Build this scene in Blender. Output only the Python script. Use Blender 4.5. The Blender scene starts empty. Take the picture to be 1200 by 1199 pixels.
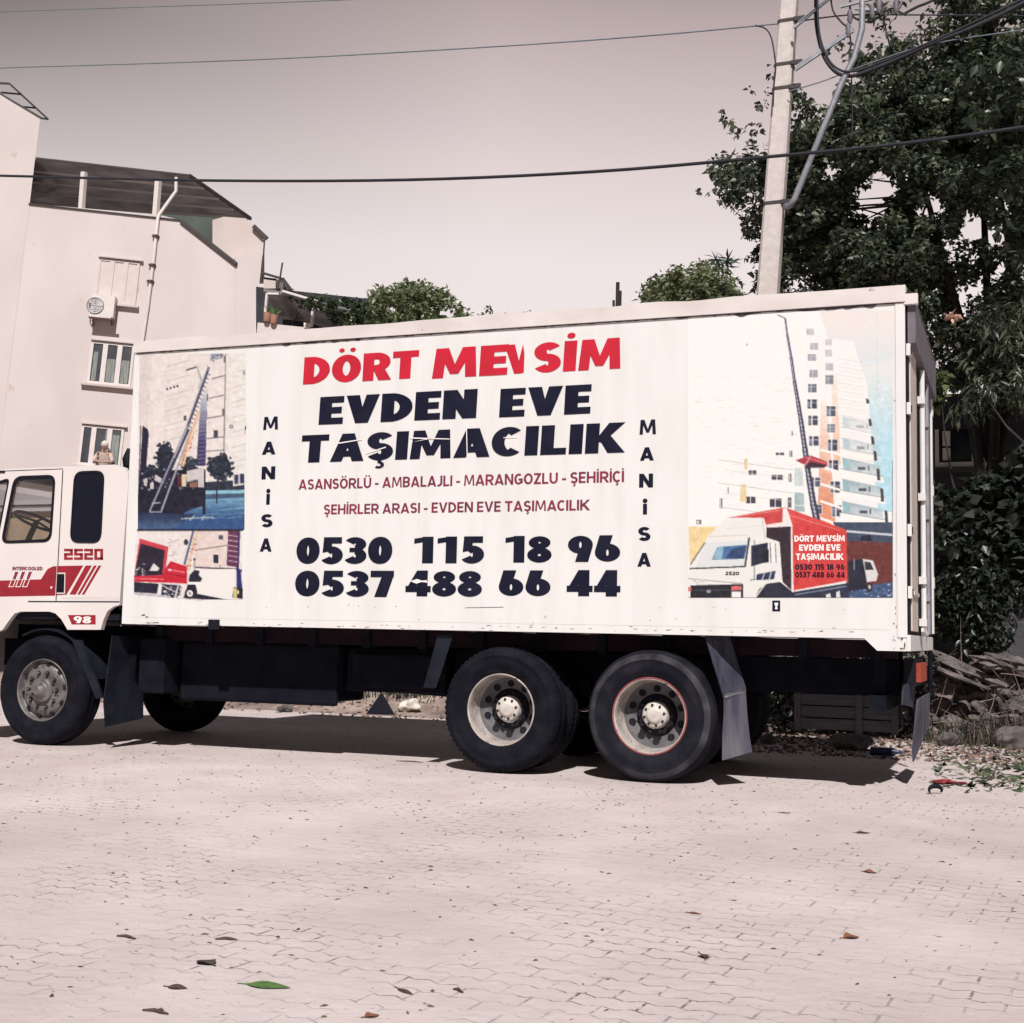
import bpy, bmesh, math, random
import numpy as np
from mathutils import Matrix, Vector
from mathutils.geometry import tessellate_polygon
random.seed(7); rng = np.random.default_rng(7)
SC = bpy.context.scene; COL = SC.collection
PI = math.pi

# ------------------------------------------------------------------ frames, camera
# street frame: x along the truck towards its rear, y away from the camera, z normal to the road; the truck's lit side is y = 0
FOC = 1538.58                      # pixels of the 1200 px photograph
CAMC = np.array([0.8078, -10.1426, 1.1299]); YAW, PITCH, ROLL = 0.3721, 0.0947, -0.021
def rot3(rx, ry, rz):
    cx, sx, cy, sy, cz, sz = math.cos(rx), math.sin(rx), math.cos(ry), math.sin(ry), math.cos(rz), math.sin(rz)
    X = np.array([[1,0,0],[0,cx,-sx],[0,sx,cx]]); Y = np.array([[cy,0,sy],[0,1,0],[-sy,0,cy]]); Z = np.array([[cz,-sz,0],[sz,cz,0],[0,0,1]])
    return Z @ X @ Y
CAMR = rot3(PITCH, ROLL, YAW)      # columns right, forward, up
TILT = math.radians(3.6)           # the street climbs to the right
rh = np.array([math.cos(YAW), math.sin(YAW), 0])
up_t = np.array([0,0,1.0]) + math.tan(TILT)*rh; up_t /= np.linalg.norm(up_t)
RG = Vector(up_t).rotation_difference(Vector((0,0,1))).to_matrix()
RGn = np.array(RG); RG4 = RG.to_4x4()
cam = bpy.data.cameras.new('camera'); camo = bpy.data.objects.new('camera', cam); COL.objects.link(camo)
cm = np.eye(4); cm[:3,0] = CAMR[:,0]; cm[:3,1] = CAMR[:,2]; cm[:3,2] = -CAMR[:,1]; cm[:3,3] = CAMC
camo.matrix_world = RG4 @ Matrix(cm.tolist())
cam.sensor_width = 36; cam.lens = FOC/1200*36; cam.clip_start = .05; cam.clip_end = 3000
SC.camera = camo

# ------------------------------------------------------------------ light
SUN_T = np.array([0.38, -0.97, 1.10]); SUN_T /= np.linalg.norm(SUN_T)
SUN_W = RGn @ SUN_T
sl = bpy.data.lights.new('sun', 'SUN'); sl.energy = 5.0; sl.angle = math.radians(1.0); sl.color = (1, .945, .915)
so = bpy.data.objects.new('sun', sl); COL.objects.link(so)
so.rotation_euler = Vector(SUN_W.tolist()).to_track_quat('Z', 'Y').to_euler()
W = bpy.data.worlds.new('World'); SC.world = W; W.use_nodes = True
nt = W.node_tree; nt.nodes.clear()
sky = nt.nodes.new('ShaderNodeTexSky'); sky.sky_type = 'NISHITA'; sky.sun_disc = False
sky.sun_elevation = math.asin(SUN_W[2]); sky.sun_rotation = math.atan2(SUN_W[0], SUN_W[1]); sky.dust_density = 4
b1 = nt.nodes.new('ShaderNodeBackground'); b1.inputs[1].default_value = .06; nt.links.new(sky.outputs[0], b1.inputs[0])
tc = nt.nodes.new('ShaderNodeTexCoord'); sep = nt.nodes.new('ShaderNodeSeparateXYZ'); nt.links.new(tc.outputs['Generated'], sep.inputs[0])
rp = nt.nodes.new('ShaderNodeValToRGB'); nt.links.new(sep.outputs['Z'], rp.inputs[0])
SKYSTOPS = [(0.0, (.93,.85,.84)), (.28, (.92,.825,.81)), (.345, (.80,.69,.68)), (.40, (.65,.54,.535)), (.447, (.50,.405,.40)), (.50, (.27,.225,.235)), (.62, (.09,.10,.16)), (1.0, (.05,.07,.13))]
while len(rp.color_ramp.elements) < len(SKYSTOPS): rp.color_ramp.elements.new(.5)
for e, (p, c) in zip(rp.color_ramp.elements, SKYSTOPS): e.position = p; e.color = (*c, 1)
b2 = nt.nodes.new('ShaderNodeBackground'); b2.inputs[1].default_value = .93; nt.links.new(rp.outputs[0], b2.inputs[0])
# sky dimmed towards the upper left, a lens vignette put into it
dt = nt.nodes.new('ShaderNodeVectorMath'); dt.operation = 'DOT_PRODUCT'; nt.links.new(tc.outputs['Generated'], dt.inputs[0])
rw = RGn @ rh; dt.inputs[1].default_value = rw.tolist()
mrx = nt.nodes.new('ShaderNodeMapRange'); mrx.inputs[1].default_value = -.42; mrx.inputs[2].default_value = -.02; mrx.inputs[3].default_value = .25; mrx.inputs[4].default_value = 1.0
nt.links.new(dt.outputs['Value'], mrx.inputs[0])
mrz = nt.nodes.new('ShaderNodeMapRange'); mrz.inputs[1].default_value = .22; mrz.inputs[2].default_value = .40; mrz.inputs[3].default_value = 0; mrz.inputs[4].default_value = 1
nt.links.new(sep.outputs['Z'], mrz.inputs[0])
mxf = nt.nodes.new('ShaderNodeMix'); mxf.data_type = 'FLOAT'; mxf.inputs[2].default_value = 1.0
nt.links.new(mrz.outputs[0], mxf.inputs[0]); nt.links.new(mrx.outputs[0], mxf.inputs[3])
mul = nt.nodes.new('ShaderNodeMath'); mul.operation = 'MULTIPLY'; mul.inputs[1].default_value = .97; nt.links.new(mxf.outputs[0], mul.inputs[0])
# sky dimmed beside and behind the camera to deepen shadows under the truck
df = nt.nodes.new('ShaderNodeVectorMath'); df.operation = 'DOT_PRODUCT'; nt.links.new(tc.outputs['Generated'], df.inputs[0]); df.inputs[1].default_value = (RGn @ np.array([-math.sin(YAW), math.cos(YAW), 0])).tolist()
mrf = nt.nodes.new('ShaderNodeMapRange'); mrf.inputs[1].default_value = .50; mrf.inputs[2].default_value = .87; mrf.inputs[3].default_value = .26; mrf.inputs[4].default_value = 1
nt.links.new(df.outputs['Value'], mrf.inputs[0])
mu2 = nt.nodes.new('ShaderNodeMath'); mu2.operation = 'MULTIPLY'; nt.links.new(mul.outputs[0], mu2.inputs[0]); nt.links.new(mrf.outputs[0], mu2.inputs[1])
nt.links.new(mu2.outputs[0], b2.inputs[1])
ad = nt.nodes.new('ShaderNodeAddShader'); wo = nt.nodes.new('ShaderNodeOutputWorld')
b1.inputs[1].default_value = .05
mxs = nt.nodes.new('ShaderNodeMixShader'); mxs.inputs[0].default_value = .93
nt.links.new(b1.outputs[0], mxs.inputs[1]); nt.links.new(b2.outputs[0], mxs.inputs[2]); nt.links.new(mxs.outputs[0], wo.inputs[0])
SC.view_settings.view_transform = 'Standard'; SC.view_settings.look = 'None'; SC.view_settings.exposure = .05; SC.view_settings.gamma = 1

# ------------------------------------------------------------------ helpers: pixels of the photograph -> places
def ray(u, v): return CAMR @ np.array([(u-600)/FOC, 1, (599.5-v)/FOC])
def S(u, v, y=0.0):                 # street frame, on the plane y
    r = ray(u, v); return CAMC + r*((y-CAMC[1])/r[1])
def G(u, v, z=0.0):                 # street frame, on the road
    r = ray(u, v); return CAMC + r*((z-CAMC[2])/r[2])
def D(u, v, d):                     # street frame, at distance d along the lens axis
    return CAMC + ray(u, v)*d
def tw(p): return RGn @ np.asarray(p)
CW = tw(CAMC)
fwdw = RGn @ CAMR[:,1]; fh = np.array([fwdw[0], fwdw[1], 0]); fh /= np.linalg.norm(fh); rgt = np.array([fh[1], -fh[0], 0])

# ------------------------------------------------------------------ materials
def N(nt, t, **kw):
    n = nt.nodes.new(t)
    for k, v in kw.items(): setattr(n, k, v)
    return n
def mat(name, c1, c2=None, rough=.6, scale=6, metal=0, bump=0, bscale=40, spec=.3, specks=None, trans=None, detail=6, lo=.35, hi=.65, stretch=None, coat=0):
    m = bpy.data.materials.new(name); m.use_nodes = True; t = m.node_tree; L = t.links.new
    b = t.nodes['Principled BSDF']; b.inputs['Roughness'].default_value = rough; b.inputs['Metallic'].default_value = metal
    b.inputs['Specular IOR Level'].default_value = spec; b.inputs['Coat Weight'].default_value = coat
    co = N(t, 'ShaderNodeTexCoord'); vec = co.outputs['Object']
    if stretch:
        mp = N(t, 'ShaderNodeMapping'); mp.inputs['Scale'].default_value = stretch; L(vec, mp.inputs[0]); vec2 = mp.outputs[0]
    else: vec2 = vec
    if c2 is None: c2 = tuple(x*.82 for x in c1)
    nz = N(t, 'ShaderNodeTexNoise'); nz.inputs['Scale'].default_value = scale; nz.inputs['Detail'].default_value = detail; L(vec2, nz.inputs['Vector'])
    r = N(t, 'ShaderNodeValToRGB'); r.color_ramp.elements[0].position = lo; r.color_ramp.elements[1].position = hi
    r.color_ramp.elements[0].color = (*c1, 1); r.color_ramp.elements[1].color = (*c2, 1); L(nz.outputs['Fac'], r.inputs[0]); out = r.outputs[0]
    if specks:                      # (colour, scale, threshold)
        n2 = N(t, 'ShaderNodeTexNoise'); n2.inputs['Scale'].default_value = specks[1]; n2.inputs['Detail'].default_value = 8; n2.inputs['Roughness'].default_value = .7; L(vec2, n2.inputs['Vector'])
        r2 = N(t, 'ShaderNodeValToRGB'); r2.color_ramp.elements[0].position = specks[2]; r2.color_ramp.elements[1].position = specks[2]+.03
        L(n2.outputs['Fac'], r2.inputs[0]); mx = N(t, 'ShaderNodeMix', data_type='RGBA'); L(r2.outputs[0], mx.inputs[0]); L(out, mx.inputs[6]); mx.inputs[7].default_value = (*specks[0], 1); out = mx.outputs[2]
    L(out, b.inputs['Base Color'])
    if bump:
        n3 = N(t, 'ShaderNodeTexNoise'); n3.inputs['Scale'].default_value = bscale; n3.inputs['Detail'].default_value = 5; L(vec, n3.inputs['Vector'])
        bp = N(t, 'ShaderNodeBump'); bp.inputs['Strength'].default_value = bump; bp.inputs['Distance'].default_value = .02; L(n3.outputs['Fac'], bp.inputs['Height']); L(bp.outputs[0], b.inputs['Normal'])
    if trans: b.inputs['Transmission Weight'].default_value = trans
    return m
def colmat(name, rough=.5, spec=.4, bump=0, subs=0, tl=0):   # colour from the mesh's own colour attribute
    m = bpy.data.materials.new(name); m.use_nodes = True; t = m.node_tree
    b = t.nodes['Principled BSDF']; b.inputs['Roughness'].default_value = rough; b.inputs['Specular IOR Level'].default_value = spec
    a = N(t, 'ShaderNodeVertexColor', layer_name='Col'); t.links.new(a.outputs[0], b.inputs['Base Color'])
    if tl:
        tr = N(t, 'ShaderNodeBsdfTranslucent'); t.links.new(a.outputs[0], tr.inputs[0]); mx = N(t, 'ShaderNodeMixShader'); mx.inputs[0].default_value = tl
        t.links.new(b.outputs[0], mx.inputs[1]); t.links.new(tr.outputs[0], mx.inputs[2]); t.links.new(mx.outputs[0], t.nodes['Material Output'].inputs[0])
    return m
M = {}
M['paint'] = mat('white_paint', (.675,.67,.66), (.61,.60,.585), .5, 2.6, spec=.25, stretch=(2.5,2.5,.4), lo=.42, hi=.80, bump=.05, bscale=3, specks=((.30,.24,.20), 9, .72))
M['cabpaint'] = mat('cab_paint', (.69,.645,.63), (.645,.60,.585), .35, 1.5, spec=.35, specks=((.35,.29,.25), 22, .74), coat=.2)
M['railpaint'] = mat('rail_paint', (.67,.63,.615), (.58,.53,.515), .55, 4, bump=.1, bscale=8, specks=((.12,.09,.085), 14, .69), stretch=(.5,1,1))
M['seam'] = mat('seam_rubber', (.045,.04,.045), (.10,.09,.09), .8, 12)
M['hood'] = mat('hood_metal', (.115,.105,.125), (.16,.145,.165), .6, 6)
M['door'] = mat('door_paint', (.62,.54,.48), (.52,.45,.40), .55, 5, specks=((.10,.07,.06), 16, .68))
M['hooddoor'] = mat('shaded_door_grey', (.17,.165,.19), (.12,.115,.14), .6, 4, specks=((.06,.05,.05), 16, .68))  # far door leaf greyed: the shade it reflects is put into its colour
M['steel'] = mat('worn_steel', (.42,.41,.42), (.25,.24,.25), .45, 12, metal=.6)
M['galv'] = mat('galvanised_steel', (.33,.34,.38), (.24,.25,.29), .5, 9, metal=.4)
M['tyre'] = mat('tyre_rubber', (.006,.0062,.0105), (.015,.015,.022), .85, 7, bump=.2, bscale=60, lo=.42, hi=.8, spec=.1)
M['dustring'] = mat('road_dust_rubber', (.02,.0195,.026), (.075,.072,.08), .9, 5, spec=.08, bump=.2, bscale=50, lo=.4, hi=.75)
M['tyredust'] = mat('dusty_rubber', (.008,.0082,.0135), (.026,.0255,.034), .85, 5, bump=.2, bscale=50, spec=.12, lo=.45, hi=.8)
M['rim'] = mat('rim_paint', (.46,.42,.39), (.27,.24,.225), .55, 7, specks=((.12,.09,.08), 16, .60))
M['disc'] = mat('rim_disc_shaded', (.15,.145,.15), (.085,.083,.092), .6, 9, spec=.15)  # disc darkened to stand in for shade inside the wheel dish
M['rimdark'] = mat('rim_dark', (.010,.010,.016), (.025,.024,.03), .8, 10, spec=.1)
M['rimedge'] = mat('rim_red_edge', (.30,.07,.07), (.20,.06,.06), .6, 20)
M['hub'] = mat('hub_paint', (.60,.56,.52), (.46,.43,.40), .5, 14, specks=((.10,.08,.08), 30, .66))
M['frontrim'] = mat('front_rim_steel', (.21,.195,.19), (.085,.08,.084), .5, 7, metal=.3, specks=((.04,.036,.036), 18, .60))
M['chassis'] = mat('chassis_black', (.006,.0065,.011), (.010,.0105,.016), .8, 6, spec=.04)
M['chassisred'] = mat('primer_red_brown', (.012,.007,.010), (.018,.010,.013), .8, 6, spec=.04)
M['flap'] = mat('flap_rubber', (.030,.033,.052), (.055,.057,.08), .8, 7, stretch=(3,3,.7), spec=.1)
M['flaplit'] = mat('flap_rubber_lit', (.052,.055,.08), (.125,.122,.145), .85, 4, stretch=(2,2,.5), spec=.1)  # paler copy of the flap rubber, sunlight put into its colour
M['fender'] = mat('fender_plastic', (.007,.009,.015), (.014,.016,.025), .7, 6, spec=.12)
M['black'] = mat('black_plastic', (.007,.0075,.013), (.012,.012,.019), .6, 20, spec=.12)
M['glassdark'] = mat('tinted_glass', (.008,.009,.018), (.010,.011,.02), .12, 3, spec=.2)
M['red'] = mat('red_vinyl', (.52,.016,.038), (.44,.016,.034), .45, 5)
M['navy'] = mat('navy_vinyl', (.0095,.0105,.024), (.014,.015,.031), .6, 5, spec=.06)
M['maroon'] = mat('maroon_vinyl', (.22,.026,.055), (.15,.02,.05), .5, 5)
M['darkred'] = mat('dark_red_vinyl', (.30,.018,.030), (.23,.018,.028), .4, 8)
M['white'] = mat('white_vinyl', (.80,.76,.74), (.74,.70,.68), .5, 5)
M['wood'] = mat('grey_wood', (.10,.092,.10), (.06,.056,.066), .8, 6, stretch=(.4,4,9), bump=.3, bscale=20)
M['orange'] = mat('orange_lens', (.34,.06,.03), (.24,.045,.03), .4, 30)
M['concrete'] = mat('pole_concrete', (.58,.53,.51), (.50,.455,.44), .9, 9, bump=.25, bscale=25, specks=((.22,.19,.18), 18, .68))
M['cable'] = mat('cable_black', (.02,.02,.028), (.03,.03,.04), .6, 5)
M['wirethin'] = mat('weathered_wire', (.18,.22,.25), (.13,.16,.19), .5, 5)
M['wall'] = mat('white_render', (.62,.565,.555), (.56,.50,.488), .9, .5, bump=.10, bscale=4, specks=((.50,.425,.395), 1.3, .66), stretch=(1,1,.6))
M['wall2'] = mat('white_render_aged', (.59,.52,.50), (.52,.45,.425), .9, .5, bump=.08, bscale=4)
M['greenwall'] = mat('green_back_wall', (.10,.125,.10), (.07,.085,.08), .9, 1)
M['roofsheet'] = mat('grey_sheet_roof', (.44,.41,.41), (.30,.275,.28), .7, 1.2, stretch=(1,1,1))
M['frame'] = mat('window_frame_white', (.68,.63,.61), (.63,.58,.56), .5, 5)
M['shutter'] = mat('white_shutter', (.61,.545,.53), (.57,.50,.48), .7, 3)
M['pane'] = mat('window_pane', (.045,.05,.062), (.085,.09,.098), .08, 1.2, spec=.6)
M['curtain'] = mat('pale_curtain', (.30,.33,.30), (.14,.16,.155), .9, 5, stretch=(7,7,.6))
M['rust'] = mat('rusty_bracket', (.14,.07,.05), (.07,.04,.035), .8, 20)
M['darkline'] = mat('dark_metal_trim', (.06,.05,.052), (.04,.034,.036), .6, 5)
M['houseshade'] = mat('shaded_render', (.05,.049,.06), (.03,.03,.04), .9, 2, bump=.2)  # render darkened in colour for the shade under trees and veranda
M['beige'] = mat('beige_liner', (.56,.42,.27), (.48,.35,.22), .8, 3)
M['bark'] = mat('bark', (.045,.038,.036), (.022,.019,.02), .9, 14, bump=.6, bscale=30, stretch=(1,1,.3))
M['stone'] = mat('field_stone', (.17,.145,.135), (.06,.055,.056), .95, 6, bump=.9, bscale=14, specks=((.15,.13,.115), 8, .66))
M['block'] = mat('grey_block', (.08,.078,.085), (.05,.049,.056), .9, 4, bump=.4, bscale=20)
M['skin'] = mat('skin', (.42,.27,.21), (.38,.24,.19), .6, 20)
M['scarf'] = mat('white_headscarf', (.62,.57,.55), (.52,.47,.46), .8, 20)
M['blouse'] = mat('pale_blouse', (.56,.46,.40), (.46,.37,.33), .8, 20)
M['terracotta'] = mat('terracotta', (.42,.22,.16), (.32,.16,.12), .8, 10)
M['leafg'] = mat('green_leaf', (.10,.20,.05), (.06,.13,.035), .5, 30)
M['leafb'] = mat('brown_leaf', (.24,.10,.06), (.12,.06,.045), .7, 30)
M['leafd'] = mat('dark_dry_leaf', (.10,.07,.06), (.05,.04,.038), .8, 30)
M['twig'] = mat('twig', (.09,.065,.055), (.05,.04,.035), .9, 30)
M['bag'] = mat('white_bag', (.66,.62,.56), (.55,.51,.46), .6, 12)
M['bottle'] = mat('blue_plastic', (.03,.045,.11), (.02,.03,.07), .3, 8)
M['redbit'] = mat('red_plastic', (.34,.05,.06), (.22,.04,.05), .5, 9)
M['foliage'] = colmat('foliage', .36, .55, tl=.42)
M['foliage_matt'] = colmat('foliage_matt', .5, .4, tl=.15)
M['print'] = colmat('printed_vinyl', .5, .4)
M['litter'] = colmat('litter', .8, .3)
mg = bpy.data.materials.new('clear_glass'); mg.use_nodes = True; t = mg.node_tree
b = t.nodes['Principled BSDF']; t.nodes.remove(b); g1 = N(t, 'ShaderNodeBsdfGlossy'); g1.inputs['Roughness'].default_value = .03
tr = N(t, 'ShaderNodeBsdfTransparent'); tr.inputs[0].default_value = (.72,.72,.74,1); fr = N(t, 'ShaderNodeFresnel'); fr.inputs[0].default_value = 1.45
ms = N(t, 'ShaderNodeMixShader'); t.links.new(fr.outputs[0], ms.inputs[0]); t.links.new(tr.outputs[0], ms.inputs[1]); t.links.new(g1.outputs[0], ms.inputs[2]); t.links.new(ms.outputs[0], t.nodes['Material Output'].inputs[0])
M['glass'] = mg

def road_material():
    m = bpy.data.materials.new('sandy_pavers'); m.use_nodes = True; t = m.node_tree; L = t.links.new
    b = t.nodes['Principled BSDF']; b.inputs['Roughness'].default_value = .95; b.inputs['Specular IOR Level'].default_value = .15
    co = N(t, 'ShaderNodeTexCoord')
    # zigzag of the interlocking pavers
    mp = N(t, 'ShaderNodeMapping'); mp.inputs['Rotation'].default_value = (0,0,math.radians(4)); L(co.outputs['Object'], mp.inputs[0])
    sp = N(t, 'ShaderNodeSeparateXYZ'); L(mp.outputs[0], sp.inputs[0])
    pp = N(t, 'ShaderNodeMath', operation='PINGPONG'); pp.inputs[1].default_value = .05; L(sp.outputs['X'], pp.inputs[0])
    m2 = N(t, 'ShaderNodeMath', operation='MULTIPLY'); m2.inputs[1].default_value = .55; L(pp.outputs[0], m2.inputs[0])
    nd = N(t, 'ShaderNodeTexNoise'); nd.inputs['Scale'].default_value = 1.4; L(co.outputs['Object'], nd.inputs['Vector'])
    m3 = N(t, 'ShaderNodeMath', operation='MULTIPLY_ADD'); m3.inputs[1].default_value = .12; L(nd.outputs['Fac'], m3.inputs[0]); L(m2.outputs[0], m3.inputs[2])
    ay = N(t, 'ShaderNodeMath', operation='ADD'); L(sp.outputs['Y'], ay.inputs[0]); L(m3.outputs[0], ay.inputs[1])
    cb = N(t, 'ShaderNodeCombineXYZ'); L(sp.outputs['X'], cb.inputs[0]); L(ay.outputs[0], cb.inputs[1])
    br = N(t, 'ShaderNodeTexBrick'); br.offset = .5; br.inputs['Scale'].default_value = 1; br.inputs['Brick Width'].default_value = .225; br.inputs['Row Height'].default_value = .1125
    br.inputs['Mortar Size'].default_value = .0055; br.inputs['Mortar Smooth'].default_value = .3; br.inputs['Color1'].default_value = (0,0,0,1); br.inputs['Color2'].default_value = (.35,.35,.35,1); br.inputs['Mortar'].default_value = (1,1,1,1)
    L(cb.outputs[0], br.inputs['Vector'])
    # joints show only where the sand is thin
    n1 = N(t, 'ShaderNodeTexNoise'); n1.inputs['Scale'].default_value = 1.1; n1.inputs['Detail'].default_value = 9; n1.inputs['Roughness'].default_value = .72; L(co.outputs['Object'], n1.inputs['Vector'])
    r1 = N(t, 'ShaderNodeMapRange'); r1.inputs[1].default_value = .455; r1.inputs[2].default_value = .63; L(n1.outputs['Fac'], r1.inputs[0])
    n4 = N(t, 'ShaderNodeTexNoise'); n4.inputs['Scale'].default_value = 26; n4.inputs['Detail'].default_value = 4; L(co.outputs['Object'], n4.inputs['Vector'])
    r4 = N(t, 'ShaderNodeMapRange'); r4.inputs[1].default_value = .42; r4.inputs[2].default_value = .55; L(n4.outputs['Fac'], r4.inputs[0])
    mm = N(t, 'ShaderNodeMath', operation='MULTIPLY'); L(br.outputs['Fac'], mm.inputs[0]); L(r1.outputs[0], mm.inputs[1])
    mj = N(t, 'ShaderNodeMath', operation='MULTIPLY'); L(mm.outputs[0], mj.inputs[0]); L(r4.outputs[0], mj.inputs[1])
    # sand colour
    n2 = N(t, 'ShaderNodeTexNoise'); n2.inputs['Scale'].default_value = .8; n2.inputs['Detail'].default_value = 10; n2.inputs['Roughness'].default_value = .65; L(co.outputs['Object'], n2.inputs['Vector'])
    cr = N(t, 'ShaderNodeValToRGB'); cr.color_ramp.elements[0].position = .32; cr.color_ramp.elements[1].position = .7
    cr.color_ramp.elements[0].color = (.50,.432,.422,1); cr.color_ramp.elements[1].color = (.66,.588,.575,1); L(n2.outputs['Fac'], cr.inputs[0])
    # faint tone of single stones
    mb = N(t, 'ShaderNodeMix', data_type='RGBA', blend_type='MULTIPLY'); mb.inputs[0].default_value = .03; L(cr.outputs[0], mb.inputs[6]); L(br.outputs['Color'], mb.inputs[7])
    inv = N(t, 'ShaderNodeInvert'); L(br.outputs['Color'], inv.inputs[1]); L(inv.outputs[0], mb.inputs[7])
    mx = N(t, 'ShaderNodeMix', data_type='RGBA'); L(mj.outputs[0], mx.inputs[0]); L(mb.outputs[2], mx.inputs[6]); mx.inputs[7].default_value = (.11,.09,.088,1)
    # dark grit
    n5 = N(t, 'ShaderNodeTexNoise'); n5.inputs['Scale'].default_value = 38; n5.inputs['Detail'].default_value = 6; n5.inputs['Roughness'].default_value = .6; L(co.outputs['Object'], n5.inputs['Vector'])
    r5 = N(t, 'ShaderNodeMapRange'); r5.inputs[1].default_value = .665; r5.inputs[2].default_value = .70; L(n5.outputs['Fac'], r5.inputs[0])
    gm = N(t, 'ShaderNodeMath', operation='MULTIPLY'); L(r5.outputs[0], gm.inputs[0]); gm.inputs[1].default_value = .8
    mx2 = N(t, 'ShaderNodeMix', data_type='RGBA'); L(gm.outputs[0], mx2.inputs[0]); L(mx.outputs[2], mx2.inputs[6]); mx2.inputs[7].default_value = (.12,.095,.088,1)
    # broad worn and dusty patches
    n7 = N(t, 'ShaderNodeTexNoise'); n7.inputs['Scale'].default_value = .35; n7.inputs['Detail'].default_value = 7; n7.inputs['Roughness'].default_value = .6; n7.inputs['Distortion'].default_value = .6; L(co.outputs['Object'], n7.inputs['Vector'])
    r7 = N(t, 'ShaderNodeMapRange'); r7.inputs[1].default_value = .42; r7.inputs[2].default_value = .70; r7.inputs[3].default_value = 0; r7.inputs[4].default_value = .30; L(n7.outputs['Fac'], r7.inputs[0])
    mx3 = N(t, 'ShaderNodeMix', data_type='RGBA'); L(r7.outputs[0], mx3.inputs[0]); L(mx2.outputs[2], mx3.inputs[6]); mx3.inputs[7].default_value = (.34,.275,.26,1)
    L(mx3.outputs[2], b.inputs['Base Color'])
    hb = N(t, 'ShaderNodeMath', operation='MULTIPLY_ADD'); hb.inputs[1].default_value = -.9; L(mm.outputs[0], hb.inputs[0])
    n6 = N(t, 'ShaderNodeTexNoise'); n6.inputs['Scale'].default_value = 14; n6.inputs['Detail'].default_value = 8; L(co.outputs['Object'], n6.inputs['Vector'])
    L(n6.outputs['Fac'], hb.inputs[2])
    bp = N(t, 'ShaderNodeBump'); bp.inputs['Strength'].default_value = .6; bp.inputs['Distance'].default_value = .012; L(hb.outputs[0], bp.inputs['Height']); L(bp.outputs[0], b.inputs['Normal'])
    return m
M['road'] = road_material()
def add_translucency(m, f):
    t = m.node_tree; b = t.nodes['Principled BSDF']; tr = N(t, 'ShaderNodeBsdfTranslucent'); mx = N(t, 'ShaderNodeMixShader'); mx.inputs[0].default_value = f
    src = b.inputs['Base Color'].links[0].from_socket; t.links.new(src, tr.inputs[0]); t.links.new(b.outputs[0], mx.inputs[1]); t.links.new(tr.outputs[0], mx.inputs[2]); t.links.new(mx.outputs[0], t.nodes['Material Output'].inputs[0])
add_translucency(M['roofsheet'], .5)
M['earth'] = mat('dry_earth', (.36,.285,.25), (.15,.11,.10), .95, 2.5, bump=.6, bscale=9, specks=((.07,.055,.05), 7, .60), detail=10)

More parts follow.
